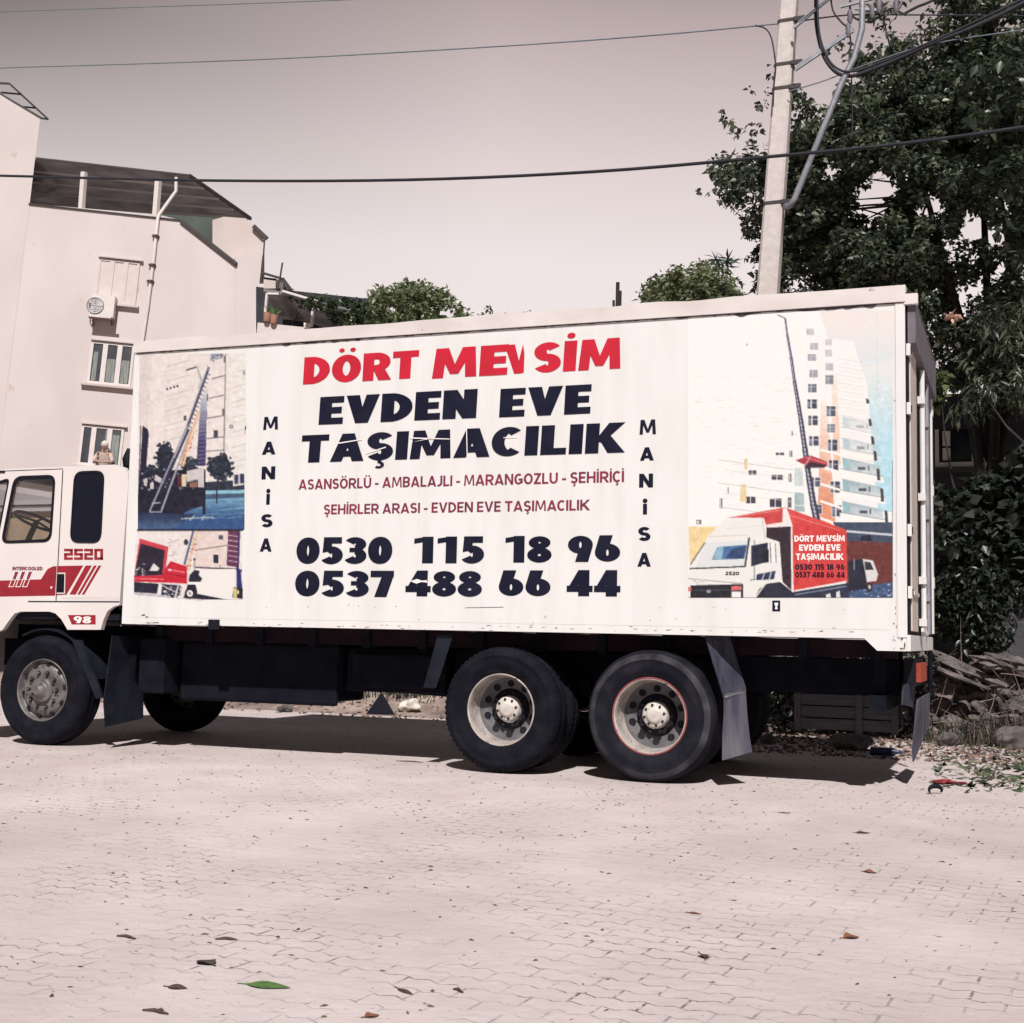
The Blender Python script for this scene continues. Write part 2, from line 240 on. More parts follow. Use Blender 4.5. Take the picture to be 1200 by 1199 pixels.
# ------------------------------------------------------------------ mesh builder
ORG = {}
class MB:
    def __init__(s): s.v = []; s.f = []; s.m = []; s.sm = []
    def add(s, vs, fs, mi=0, sm=False):
        k = len(s.v); s.v += [tuple(map(float, p)) for p in vs]; s.f += [tuple(i+k for i in f) for f in fs]; s.m += [mi]*len(fs); s.sm += [sm]*len(fs); return s
    def box(s, x0, x1, y0, y1, z0, z1, mi=0):
        return s.add([(x0,y0,z0),(x1,y0,z0),(x1,y1,z0),(x0,y1,z0),(x0,y0,z1),(x1,y0,z1),(x1,y1,z1),(x0,y1,z1)], [(3,2,1,0),(4,5,6,7),(0,1,5,4),(1,2,6,5),(2,3,7,6),(3,0,4,7)], mi)
    def loft(s, a, b, mi=0, cap=True, sm=False):  # two equal rings
        n = len(a); fs = [(i,(i+1)%n,n+(i+1)%n,n+i) for i in range(n)]
        s.add(list(a)+list(b), fs, mi, sm)
        if cap:
            for ring in (a, b):
                tri = tessellate_polygon([[Vector(map(float,p)) for p in ring]]); s.add(ring, tri, mi)
        return s
    def holed(s, outer, holes, off, mi=0):       # plate with holes, thickened by vector off
        loops = [outer]+holes; flat = [p for l in loops for p in l]
        tri = tessellate_polygon([[Vector(map(float,p)) for p in l] for l in loops]); off = np.array(off)
        s.add(flat, tri, mi); s.add([np.array(p)+off for p in flat], [t[::-1] for t in tri], mi)
        for l in loops:
            n = len(l); s.add(list(l)+[np.array(p)+off for p in l], [(i,(i+1)%n,n+(i+1)%n,n+i) for i in range(n)], mi)
        return s
    def tube(s, pts, r, n=8, mi=0, cap=True, sm=True):
        pts = [np.array(p, float) for p in pts]; rr = r if hasattr(r, '__len__') else [r]*len(pts); rings = []; prev = None
        for i, p in enumerate(pts):
            d = pts[min(i+1,len(pts)-1)]-pts[max(i-1,0)]; d /= (np.linalg.norm(d)+1e-9)
            if prev is None:
                a = np.array([0,0,1.]) if abs(d[2]) < .9 else np.array([1.,0,0]); u = np.cross(d, a)
            else: u = prev-d*np.dot(prev, d)
            u /= (np.linalg.norm(u)+1e-9); w = np.cross(d, u); prev = u
            rings += [p+rr[i]*(math.cos(2*PI*k/n)*u+math.sin(2*PI*k/n)*w) for k in range(n)]
        fs = [(i*n+k, i*n+(k+1)%n, (i+1)*n+(k+1)%n, (i+1)*n+k) for i in range(len(pts)-1) for k in range(n)]
        s.add(rings, fs, mi, sm)
        if cap: s.add(rings[:n], [tuple(range(n))[::-1]], mi); s.add(rings[-n:], [tuple(range(n))], mi)
        return s
    def bar(s, a, b, w, h, mi=0):                # rectangular bar
        a = np.array(a, float); b = np.array(b, float); d = b-a; d /= np.linalg.norm(d)
        r = np.array([0,0,1.]) if abs(d[2]) < .95 else np.array([0,1.,0]); u = np.cross(d, r); u /= np.linalg.norm(u); q = np.cross(u, d)
        o = [u*w/2+q*h/2, -u*w/2+q*h/2, -u*w/2-q*h/2, u*w/2-q*h/2]
        return s.loft([a+k for k in o], [b+k for k in o], mi)
    def lathe(s, prof, cx, cz, n=64, mi=0, rf=None, closed=False):   # profile (r, y) round an axis along y
        vs = []; P = len(prof)
        for k in range(n):
            a = 2*PI*k/n
            for j, (r, y) in enumerate(prof):
                q = r*(rf(k, j) if rf else 1); vs.append((cx+q*math.cos(a), y, cz+q*math.sin(a)))
        rng_ = range(P if closed else P-1)
        s.add(vs, [(k*P+j, k*P+(j+1)%P, ((k+1)%n)*P+(j+1)%P, ((k+1)%n)*P+j) for k in range(n) for j in rng_], mi, True); return s
    def disc(s, c, r, y0, y1, n=16, mi=0):       # short cylinder along y
        a = [(c[0]+r*math.cos(2*PI*k/n), y0, c[1]+r*math.sin(2*PI*k/n)) for k in range(n)]
        return s.loft(a, [(p[0], y1, p[2]) for p in a], mi)
    def blob(s, c, r, sub=2, jit=.15, mi=0, seed=0, rough=0):
        bm = bmesh.new(); bmesh.ops.create_icosphere(bm, subdivisions=sub, radius=1); rg = np.random.default_rng(seed); d = rg.normal(size=(4,3)); ph = rg.uniform(0,6,4); bm.verts.ensure_lookup_table()
        vs = []
        for v in bm.verts:
            p = np.array(v.co); k = 1+jit*sum(math.sin(2.2*np.dot(p, d[i])+ph[i]) for i in range(4))/2+rough*sum(math.sin(6.5*np.dot(p, d[i][::-1])+2*ph[i]) for i in range(4))/2; vs.append(np.array(c)+p*k*np.array(r))
        s.add(vs, [tuple(v.index for v in f.verts) for f in bm.faces], mi, not rough); bm.free(); return s
    def build(s, name, mats, parent=None, org=None, frame='S', bevel=0, col=None):
        if not isinstance(mats, (list, tuple)): mats = [mats]
        me = bpy.data.meshes.new(name); o = bpy.data.objects.new(name, me); COL.objects.link(o)
        if parent is not None: og = ORG[parent.name]; o.parent = parent
        else:
            og = np.array(org if org is not None else (np.mean(s.v, 0)), float)
            o.matrix_world = (RG4 if frame == 'S' else Matrix.Identity(4)) @ Matrix.Translation(Vector(og.tolist()))
        ORG[o.name] = og
        me.from_pydata((np.array(s.v)-og).tolist(), [], s.f)
        for m_ in mats: me.materials.append(m_)
        me.polygons.foreach_set('material_index', s.m); me.polygons.foreach_set('use_smooth', s.sm); me.update()
        if bevel:
            bm = bmesh.new(); bm.from_mesh(me); bmesh.ops.remove_doubles(bm, verts=bm.verts, dist=1e-5); bm.to_mesh(me); bm.free()
            bv = o.modifiers.new('b', 'BEVEL'); bv.width = bevel; bv.segments = 2; bv.limit_method = 'ANGLE'; bv.angle_limit = math.radians(40)
        return o
def empty(name, org, frame='S', parent=None):
    o = bpy.data.objects.new(name, None); COL.objects.link(o); o.empty_display_size = .1; og = np.array(org, float)
    if parent is not None: o.parent = parent; o.location = Vector((og-ORG[parent.name]).tolist())
    else: o.matrix_world = (RG4 if frame == 'S' else Matrix.Identity(4)) @ Matrix.Translation(Vector(og.tolist()))
    ORG[o.name] = og; return o
def tag(o, label=None, cat=None, group=None, kind=None):
    for k, v in (('label', label), ('category', cat), ('group', group), ('kind', kind)):
        if v: o[k] = v
    return o
def fastmesh(name, V, F, col=None, mats=None, parent=None, org=(0,0,0), frame='S', smooth=False):   # numpy arrays, quads or triangles
    me = bpy.data.meshes.new(name); o = bpy.data.objects.new(name, me); COL.objects.link(o)
    if parent is not None: og = ORG[parent.name]; o.parent = parent
    else:
        og = np.array(org, float); o.matrix_world = (RG4 if frame == 'S' else Matrix.Identity(4)) @ Matrix.Translation(Vector(og.tolist()))
    ORG[o.name] = og; V = V-og; k = F.shape[1]
    me.vertices.add(len(V)); me.vertices.foreach_set('co', V.astype(np.float32).ravel())
    me.loops.add(F.size); me.loops.foreach_set('vertex_index', F.astype(np.int32).ravel())
    me.polygons.add(len(F)); me.polygons.foreach_set('loop_start', np.arange(0, F.size, k, dtype=np.int32)); me.polygons.foreach_set('loop_total', np.full(len(F), k, dtype=np.int32))
    me.update(calc_edges=True)
    if smooth: me.polygons.foreach_set('use_smooth', np.ones(len(F), bool))
    if col is not None:
        a = me.color_attributes.new('Col', 'FLOAT_COLOR', 'POINT'); a.data.foreach_set('color', np.concatenate([col, np.ones((len(col),1))], 1).astype(np.float32).ravel())
    for m_ in (mats or []): me.materials.append(m_)
    return o

# ------------------------------------------------------------------ lettering: every glyph is cut from pen strokes
def arc(cx, cy, rx, ry, a0, a1, n=18): return [(cx+rx*math.cos(math.radians(a0+(a1-a0)*i/n)), cy+ry*math.sin(math.radians(a0+(a1-a0)*i/n))) for i in range(n+1)]
def pen(path, wx, wy, closed=False):
    P = [np.array(p, float) for p in path]; n = len(P); Ls, Rs = [], []
    for i in range(n):
        if closed: d = P[(i+1)%n]-P[i-1]
        else: d = P[min(i+1,n-1)]-P[max(i-1,0)]
        d = d/(np.linalg.norm(d)+1e-9); nn = np.array([-d[1], d[0]]); k = np.array([nn[0]*wx/2, nn[1]*wy/2]); Ls.append(P[i]+k); Rs.append(P[i]-k)
    q = []
    for i in range(n if closed else n-1):
        j = (i+1)%n; q.append([Rs[i], Rs[j], Ls[j], Ls[i]])
    return q                                       # a strip of quads, one layer
def glyph(ch, wx, wy):
    """-> (advance width, list of layers; a layer is a list of polygons)"""
    base = {'Ö':'O','Ü':'U','İ':'I','Ş':'S','Ç':'C','i':'i'}.get(ch, ch)
    k = wx/.34
    Wd = {'D':.92,'O':1.0,'R':.92,'T':.86,'M':1.2,'E':.74,'V':1.0,'S':.80,'I':.0,'i':.0,'N':.96,'A':1.04,'C':.82,'L':.70,'K':1.0,'B':.85,'J':.6,'G':.95,'Z':.8,'U':.92,'H':.95,'-':.45,
          '0':.88,'1':.0,'3':.82,'5':.82,'7':.80,'4':.94,'8':.88,'9':.86,'6':.86,'2':.82}.get(base, .9)
    if wx < .3: Wd *= .66+.34*k
    if base in 'Ii': Wd = wx
    if base == '1': Wd = wx*1.75
    l, r, t, b, c = wx/2, Wd-wx/2, 1-wy/2, wy/2, .5; h = Wd/2; Ly = []
    P = lambda *p: Ly.append([list(p)])
    def stem(x, y0=0, y1=1): P((x-wx/2,y0),(x+wx/2,y0),(x+wx/2,y1),(x-wx/2,y1))
    def barh(y, x0, x1): P((x0,y-wy/2),(x1,y-wy/2),(x1,y+wy/2),(x0,y+wy/2))
    if base == 'D': stem(l); m_ = max(l, r-.46); Ly.append(pen([(l,t),(m_,t)]+arc(m_,c,r-m_,t-c,90,-90)[0:]+[(l,b)], wx, wy))
    elif base in 'O0': Ly.append(pen(arc(h,c,r-h,t-c,0,360,40)[:-1], wx, wy, True))
    elif base == 'R':
        stem(l); y2 = .44; m_ = max(l, r-.28); Ly.append(pen([(l,t),(m_,t)]+arc(m_,(t+y2)/2,r-m_,(t-y2)/2,90,-90)+[(l,y2)], wx, wy)); P((.36*Wd,y2),(.36*Wd+wx*1.05,y2),(Wd+.05,0),(Wd+.05-wx*1.15,0))
    elif base == 'B': stem(l); [Ly.append(pen([(l,y1),(r-.25,y1)]+arc(r-.25,(y1+y0)/2,.25,(y1-y0)/2,90,-90)+[(l,y0)], wx, wy)) for y0, y1 in ((.5,t),(b,.5))]
    elif base == 'T': barh(t, 0, Wd); stem(h, 0, 1-wy/2)
    elif base == 'M':
        P((0,0),(wx*.82,0),(wx*.98,1),(.07,1)); P((Wd,0),(Wd-wx*.82,0),(Wd-wx*.98,1),(Wd-.07,1))
        P((.10,1),(.10+wx*.85,1),(h+wx*.30,.12),(h-wx*.30,.12)); P((Wd-.10,1),(Wd-.10-wx*.85,1),(h-wx*.30,.12),(h+wx*.30,.12))
    elif base == 'E': stem(l); barh(t,l,Wd); barh(c,l,Wd*.93); barh(b,l,Wd)
    elif base == 'L': stem(l); barh(b,l,Wd)
    elif base == 'H': stem(l); stem(r); barh(c,l,r)
    elif base == 'V': P((0,1),(wx*1.05,1),(h+wx*.36,0),(h-wx*.50,0)); P((Wd,1),(Wd-wx*1.05,1),(h-wx*.36,0),(h+wx*.50,0))
    elif base == 'A': P((0,0),(wx*1.0,0),(h+wx*.45,1),(h-wx*.52,1)); P((Wd,0),(Wd-wx*1.0,0),(h-wx*.45,1),(h+wx*.52,1)); P((.25*Wd,.17),(.75*Wd,.17),(.70*Wd,.17+wy*.95),(.30*Wd,.17+wy*.95))
    elif base == 'N': stem(l); stem(r); P((0,1),(wx*1.02,1),(Wd,0),(Wd-wx*1.02,0))
    elif base == 'K': stem(l); P((wx*.7,.42),(Wd-wx*1.1,1),(Wd+.03,1),(wx*1.25,.34)); P((wx*.9,.55),(wx*1.55,.72),(Wd+.06,0),(Wd+.03-wx*1.18,0))
    elif base == 'Z': barh(t,0,Wd); barh(b,0,Wd); P((0,.05),(wx*1.1,.05),(Wd,.95),(Wd-wx*1.1,.95))
    elif base == 'S':
        y3 = (t+c)/2+.01; y1 = (b+c)/2-.005
        Ly.append(pen(arc(h,y3,r-h,t-y3,28,90,8)+arc(h,y3,r-h,t-y3,90,200,16)[1:]+arc(h,y3,r-h,y3-c,200,270,8)[1:]+arc(h,y1,r-h,c-y1,90,20,8)[1:]+arc(h,y1,r-h,y1-b,20,-90,14)[1:]+arc(h,y1,r-h,y1-b,-90,-155,8)[1:], wx, wy))
    elif base == 'C': Ly.append(pen(arc(h+.02,c,r-h+.06,t-c,48,312,36), wx, wy))
    elif base == 'G': Ly.append(pen(arc(h,c,r-h,t-c,52,330,36), wx, wy)); stem(r,.12,.5); barh(.46,h,Wd)
    elif base == 'U': rr = r-h; Ly.append(pen([(l,1),(l,.42)]+arc(h,.42,rr,.42-b,180,360,24)+[(r,1)], wx, wy))
    elif base == 'J': stem(r,.3,1); Ly.append(pen(arc(r-.28,.32,.28,.32-b,0,-110,14), wx, wy))
    elif base in 'I': stem(l)
    elif base == 'i': stem(l,0,.68)
    elif base == '-': barh(.38,0,Wd)
    elif base == '1': stem(Wd-wx/2); P((0,.74),(0,.93),(Wd-wx*.6,1),(Wd-wx*.6,.82))
    elif base == '3': Ly.append(pen(arc(h-.02,.73,r-h,t-.73,155,-90,20), wx, wy*.95)); Ly.append(pen(arc(h-.02,.28+.02,r-h+.02,.30-b,90,-155,20), wx, wy)); P((h-.22,.44),(h+.05,.44),(h+.05,.60),(h-.22,.60))
    elif base == '5': barh(t,.10,Wd-.05); P((.06,.42),(.06+wx*.8,.48),(.10+wx*.85,1),(.10,1)); Ly.append(pen([(.08+wx*.4,.46)]+arc(h-.02,.325,r-h+.02,.335-b,105,-150,26), wx, wy))
    elif base == '7': barh(t,0,Wd); P((.14,0),(.14+wx*1.05,0),(Wd,.84),(Wd-wx*1.0,.84))
    elif base == '4': barh(.28,0,Wd); P((Wd-.12-wx,0),(Wd-.12,0),(Wd-.12,1),(Wd-.12-wx,1)); P((0,.22),(wx*.75,.22),(Wd-.14-wx*.2,1),(Wd-.14-wx*.95,1))
    elif base == '8': Ly.append(pen(arc(h,.745,r-h-.03,t-.745,0,360,32)[:-1], wx*.92, wy*.85, True)); Ly.append(pen(arc(h,.285,r-h,.285-b,0,360,32)[:-1], wx, wy, True))
    elif base == '9': Ly.append(pen(arc(h,.65,r-h,t-.65,0,360,32)[:-1], wx*.95, wy*.9, True)); P((Wd-wx*1.2,.45),(Wd-.01,.60),(Wd-.38+wx*.55,0),(Wd-.38-wx*.55,0))
    elif base == '6': Ly.append(pen(arc(h,.35,r-h,.35-b,0,360,32)[:-1], wx*.95, wy*.9, True)); P((wx*1.2,.55),(.01,.40),(.38-wx*.55,1),(.38+wx*.55,1))
    elif base == '2': Ly.append(pen(arc(h,.68,r-h,t-.68,160,-20,16)+[(l+.05,.15)], wx, wy)); barh(b,0,Wd)
    dot = lambda x, y, q: Ly.append([arc(x,y,q,q*.8,0,360,16)[:-1]])
    if ch == 'Ö' or ch == 'Ü': dot(h-.19*Wd,1.17,.095); dot(h+.19*Wd,1.17,.095)
    if ch == 'İ': dot(h,1.17,.12 if wx > .25 else .09)
    if ch == 'i': dot(h,.87,.6*wx)
    if ch in 'ŞÇ': P((h-.05,.02),(h+.07,.02),(h+.07,-.09),(h-.05,-.09)); Ly.append(pen(arc(h+.0,-.16,.11,.085,85,-140,12), .10, .08))
    return Wd, Ly
def letters(mb, text, x0, x1, z0, z1, y=-.003, wx=.34, wy=.22, gap=.075, space=.42, mi=0, shear=0, dz=0, dy=.00022):
    """text between x0 and x1, baseline z0 (z0+dz at the right end), cap height to z1; layers step dy apart"""
    H = z1-z0; x = 0; items = []
    for ch in text:
        if ch == ' ': x += space; continue
        w, Ly = glyph(ch, wx, wy); items.append((x, Ly)); x += w+gap
    tot = x-gap; k = (x1-x0)/tot; q = 0
    for xo, Ly in items:
        for layer in Ly:
            q = (q+1) % 9
            for poly in layer:
                pts = []
                for px, py in poly:
                    X = xo+px; pts.append((x0+X*k+shear*(py-.5)*H, y-q*dy, z0+py*H+dz*X/tot))
                mb.add(pts, [tuple(range(len(pts)))], mi)
def word(mb, text, u0, vb0, u1, vt1, vb1=None, vt0=None, **kw):      # a word given by where the photograph shows it
    a = S(u0, vb0); c_ = S(u1, vt1)
    zb = a[2] if vb1 is None else (a[2]+S(u1, vb1)[2])/2; zt = c_[2] if vt0 is None else (c_[2]+S(u0, vt0)[2])/2
    letters(mb, text, a[0], c_[0], zb, zt, **kw)
def pxpoly(mb, pts, y=0.0, mi=0, th=0):   # a polygon given by where the photograph shows it, on the plane y of the truck's side
    p = [S(u, v, y) for u, v in pts]
    if th: mb.loft(p, [q+np.array([0,th,0]) for q in p], mi)
    else: mb.add(p, tessellate_polygon([[Vector(q.tolist()) for q in p]]), mi)

# ------------------------------------------------------------------ printed pictures: painted shapes on a fine sheet
class Sheet:
    def __init__(s, u0, v0, u1, v1, bg, res=1.0, ss=3):
        s.u0, s.v0, s.u1, s.v1 = u0, v0, u1, v1; s.ss = ss; s.res = res
        s.nx = int(round((u1-u0)/res)); s.ny = int(round((v1-v0)/res)); s.k = ss/res
        s.a = np.empty((s.ny*ss, s.nx*ss, 3), np.float32); s.a[:] = bg
        yy, xx = np.mgrid[0:s.ny*ss, 0:s.nx*ss]; s.U = u0+(xx+.5)/s.k; s.V = v0+(yy+.5)/s.k
    def mask(s, pts):
        P = np.array(pts, float); lo = P.min(0); hi = P.max(0); i0 = max(int((lo[1]-s.v0)*s.k)-1,0); i1 = min(int((hi[1]-s.v0)*s.k)+2, s.a.shape[0]); j0 = max(int((lo[0]-s.u0)*s.k)-1,0); j1 = min(int((hi[0]-s.u0)*s.k)+2, s.a.shape[1])
        if i1 <= i0 or j1 <= j0: return None
        U = s.U[i0:i1, j0:j1]; V = s.V[i0:i1, j0:j1]; m = np.zeros(U.shape, bool); n = len(P)
        for i in range(n):
            x1, y1 = P[i]; x2, y2 = P[(i+1)%n]
            if y1 == y2: continue
            m ^= ((y1 > V) != (y2 > V)) & (U < (x2-x1)*(V-y1)/(y2-y1)+x1)
        return (slice(i0,i1), slice(j0,j1), m)
    def poly(s, pts, c, al=1.0):
        r = s.mask(pts)
        if r is None: return
        a = s.a[r[0], r[1]]; a[r[2]] = a[r[2]]*(1-al)+np.array(c, np.float32)*al
    def grad(s, pts, c0, c1, v0, v1, al=1.0):   # colour changing down the sheet
        r = s.mask(pts)
        if r is None: return
        t = np.clip((s.V[r[0], r[1]]-v0)/(v1-v0), 0, 1)[..., None]; c = np.array(c0)*(1-t)+np.array(c1)*t; a = s.a[r[0], r[1]]; a[r[2]] = (a*(1-al)+c*al)[r[2]]
    def line(s, p, q, w, c, al=1.0):
        p = np.array(p, float); q = np.array(q, float); d = q-p; d /= np.linalg.norm(d)+1e-9; n = np.array([-d[1], d[0]])*w/2; s.poly([p+n, q+n, q-n, p-n], c, al)
    def rect(s, cx, cy, w, h, c, al=1.0): s.poly([(cx-w/2,cy-h/2),(cx+w/2,cy-h/2),(cx+w/2,cy+h/2),(cx-w/2,cy+h/2)], c, al)
    def oval(s, cx, cy, rx, ry, c, al=1.0): s.poly(arc(cx,cy,rx,ry,0,360,24)[:-1], c, al)
    def specks(s, pts, cs, n, r, seed=0):
        P = np.array(pts, float); g = np.random.default_rng(seed); lo, hi = P.min(0), P.max(0); k = 0
        for _ in range(n*6):
            q = g.uniform(lo, hi); x, y = q; ins = False
            for i in range(len(P)):
                x1, y1 = P[i]; x2, y2 = P[(i+1)%len(P)]
                if (y1 > y) != (y2 > y) and x < (x2-x1)*(y-y1)/(y2-y1)+x1: ins = not ins
            if ins: rr = r*g.uniform(.5,1.3); s.oval(x, y, rr, rr*.8, cs[int(g.integers(len(cs)))], .9); k += 1
            if k >= n: break
    def build(s, name, parent, y=-.0022, keep=None):
        A = s.a.reshape(s.ny, s.ss, s.nx, s.ss, 3).mean((1,3)); q_ = rng.normal(0, 1, (s.ny//4+2, s.nx//4+2)); q_ = np.kron(q_, np.ones((4,4)))[:s.ny, :s.nx]; q_ = (q_+np.roll(q_,1,0)+np.roll(q_,2,1)+np.roll(q_,-1,1)+np.roll(q_,-2,0))/5
        A = A+(rng.normal(0, 4.0, A.shape[:2])+q_*5)[..., None]*(.15+.85*(A.min(-1, keepdims=True) < 225))+rng.normal(0, 2.0, A.shape)
        A = np.clip(A/255, 0, 1); lin = np.where(A <= .04045, A/12.92, ((A+.055)/1.055)**2.4)*np.array([.75,.78,.785])
        uu = s.u0+(np.arange(s.nx)+.5)*s.res; vv = s.v0+(np.arange(s.ny)+.5)*s.res
        UU, VV = np.meshgrid(uu, vv); R = np.stack([(UU-600)/FOC, np.ones_like(UU), (599.5-VV)/FOC], -1) @ CAMR.T
        Pt = CAMC+R*((y-CAMC[1])/R[..., 1])[..., None]
        idx = np.arange(s.nx*s.ny).reshape(s.ny, s.nx); F = np.stack([idx[:-1,:-1], idx[1:,:-1], idx[1:,1:], idx[:-1,1:]], -1).reshape(-1, 4)
        if keep is not None:
            ins = np.zeros(UU.shape, bool); P = keep
            for i in range(len(P)):
                x1, y1 = P[i]; x2, y2 = P[(i+1)%len(P)]
                if y1 != y2: ins ^= ((y1 > VV) != (y2 > VV)) & (UU < (x2-x1)*(VV-y1)/(y2-y1)+x1)
            F = F[ins.ravel()[F].all(1)]
        return fastmesh(name, Pt.reshape(-1,3), F, lin.reshape(-1,3), [M['print']], parent)

# ------------------------------------------------------------------ the ground
def sheet(name, x0, x1, y0, y1, nx, ny, fz, m, kind='structure'):
    xs = np.linspace(x0, x1, nx); ys = np.linspace(y0, y1, ny); X, Y = np.meshgrid(xs, ys); Z = fz(X, Y)
    idx = np.arange(nx*ny).reshape(ny, nx); F = np.stack([idx[:-1,:-1], idx[:-1,1:], idx[1:,1:], idx[1:,:-1]], -1).reshape(-1,4)
    o = fastmesh(name, np.stack([X,Y,Z], -1).reshape(-1,3), F, None, [m], smooth=True); o['kind'] = kind; return o
def fnoise(X, Y, s, seed=0):
    g = np.random.default_rng(seed); z = 0
    for i in range(7):
        a, ph, k = g.uniform(0, 2*PI), g.uniform(0, 6), s*g.uniform(.6, 2.2); z = z+np.sin(k*(X*math.cos(a)+Y*math.sin(a))+ph)
    return z/7
sheet('ground', -160, 160, -60, 260, 81, 81, lambda X, Y: X*0-.06, M['earth'])
sheet('road', -45, 45, -45, 6.9, 200, 120, lambda X, Y: .012*fnoise(X, Y, 1.3, 3)*np.clip((-1.2-Y)/2, 0, 1)-.0, M['road'])
def bank(X, Y):
    t = np.clip((Y-6.0)/2.2, 0, 1); rise = .62*t*t*(3-2*t)
    return -.03+rise*(1+.35*fnoise(X, Y, 1.1, 5))+.05*fnoise(X, Y, 4.5, 6)*np.clip(t*3, 0, 1)+.02*fnoise(X, Y, 11, 8)*np.clip(t*3, 0, 1)
sheet('verge', -30, 16, 5.8, 12.5, 260, 60, bank, M['earth'])

# ------------------------------------------------------------------ the truck
BL, BZ0, BZ1, BZN, BW = 7.027, 1.169, 3.841, 1.080, 2.55
XN1, XN2 = -.303, -.211
truck = empty('box_truck', (-4.2, 1.25, 0))
tag(truck, 'white moving truck with red and navy lettering parked across the street', 'truck')
# chassis
mb = MB()
for y in (.78, 1.62): mb.box(-9.1, -.12, y, y+.09, .72, 1.0)
for x in (-8.6, -7.2, -5.8, -4.4, -2.6, -1.2, -.2): mb.box(x, x+.09, .87, 1.62, .76, .96)
for x in np.arange(-6.9, -.1, .55): mb.box(x, x+.07, .36, 2.3, 1.0, 1.165)
mb.box(-6.95, -.1, .40, .48, 1.02, 1.160, 1)
for x in (-3.239, -1.967):
    mb.tube([(x, .3, .52), (x, 2.2, .52)], .085, 12); mb.blob((x, 1.25, .53), (.24,.22,.24), 2, .05)
    for y in (.72, 1.72): mb.bar((x-.58, y, .70), (x+.58, y, .70), .09, .13)
mb.tube([(-7.968, .3, .50), (-7.968, 2.2, .50)], .07, 10)
for y in (.66, 1.76): mb.bar((-8.6, y, .66), (-7.2, y, .66), .08, .09)
mb.tube([(-7.2, 1.25, .75), (-3.4, 1.25, .56)], .055, 10)
mb.box(-9.0, -7.6, .85, 1.65, .55, 1.15)
truck_parts = mb.build('chassis_frame', [M['chassis'], M['chassisred']], truck)
# tanks and boxes hanging on the frame
mb = MB(); mb.box(-6.72, -5.02, .56, 1.05, .50, 1.0); mb.box(-6.72, -5.02, .50, .56, .46, 1.02)
mb.build('fuel_tank', M['chassis'], truck, bevel=.05)
mb = MB(); mb.box(-4.98, -3.98, .60, 1.1, .60, .99); mb.box(-4.9, -4.05, .55, .60, .64, .95)
mb.build('battery_box', M['chassis'], truck, bevel=.02)
mb = MB(); mb.box(-7.05, -6.76, .30, .62, .52, 1.04); mb.tube([(-7.02, .42, .80), (-6.78, .42, .80)], .10, 14)
mb.build('air_tank', M['chassis'], truck, bevel=.02)
mb = MB(); pxpoly(mb, [(202,775.5),(227,775.5),(227,782),(202,782)], .62, 0, .006)
mb.build('data_plate', M['steel'], truck)

# wheels
def tyre_profile(y0, sgn=1, lug=True):
    p = [(.290,.075),(.297,.050),(.318,.034),(.352,.028),(.358,.022),(.400,.018),(.440,.019),(.447,.014),(.470,.020),(.494,.036),(.512,.060),(.522,.088),(.522,.125),(.514,.130),(.514,.140),(.522,.145),(.522,.19),(.514,.195),(.514,.205),(.522,.21),(.522,.252),(.512,.280),(.49,.302),(.45,.318),(.36,.312),(.30,.285)]
    return [(r, y0+sgn*y) for r, y in p]
def lugs(k, j): return .976 if (k % 2 and j in (9,10,11,12,19,20,21,22)) else 1.0
def rearwheel(cx, side, red=False, lug=True):
    f = (lambda y: .031+y-.02) if side == 0 else (lambda y: BW-.031-y+.02)
    sg = 1 if side == 0 else -1; w = empty('wheel', (cx, f(.2), .522), parent=truck)
    for off in (0, .335):
        mb = MB(); tp = tyre_profile(f(off), sg); mb.lathe(tp[:8], cx, .522, 132, 0); mb.lathe(tp[7:10], cx, .522, 132, 0 if lug else 1, (lambda k, j: lugs(k, j+7)) if lug else None); mb.lathe(tp[9:], cx, .522, 132, 0, (lambda k, j: lugs(k, j+9)) if lug else None); mb.build('tyre', [M['tyre'] if lug else M['tyredust'], M['dustring']], w)
    mb = MB()
    mb.lathe([(r, f(y)) for r, y in [(.302,.060),(.298,.044),(.291,.040),(.284,.050),(.280,.12),(.275,.20),(.264,.240)]], cx, .522, 64)
    mb.lathe([(r, f(y)) for r, y in [(.264,.240),(.243,.264),(.210,.276),(.170,.280),(.162,.29)]], cx, .522, 64, 3)
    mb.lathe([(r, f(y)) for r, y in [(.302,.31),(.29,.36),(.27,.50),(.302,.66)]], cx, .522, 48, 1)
    for k in range(10):
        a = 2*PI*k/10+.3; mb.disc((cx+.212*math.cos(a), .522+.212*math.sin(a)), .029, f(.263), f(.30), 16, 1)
    if red: mb.lathe([(.302+.007*math.cos(t_), f(.044+.007*math.sin(t_))) for t_ in np.linspace(0, 2*PI, 8)[:-1]], cx, .522, 64, 2, closed=True)
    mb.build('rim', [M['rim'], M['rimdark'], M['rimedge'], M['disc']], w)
    mb = MB(); mb.lathe([(r, f(y)) for r, y in [(.172,.286),(.160,.262),(.145,.255),(.115,.25)]], cx, .522, 40, 1)
    mb.lathe([(r, f(y)) for r, y in [(.112,.255),(.106,.215),(.098,.198),(.088,.192),(.066,.192),(.062,.180),(.040,.176),(0.001,.174)]], cx, .522, 40, 0)
    for k in range(8):
        a = 2*PI*k/8+.2; mb.disc((cx+.083*math.cos(a), .522+.083*math.sin(a)), .0105, f(.184), f(.20), 8, 1)
    for k in range(10):
        a = 2*PI*k/10; mb.disc((cx+.136*math.cos(a), .522+.136*math.sin(a)), .015, f(.225), f(.265), 6, 1)
    mb.build('hub', [M['hub'], M['rimdark']], w)
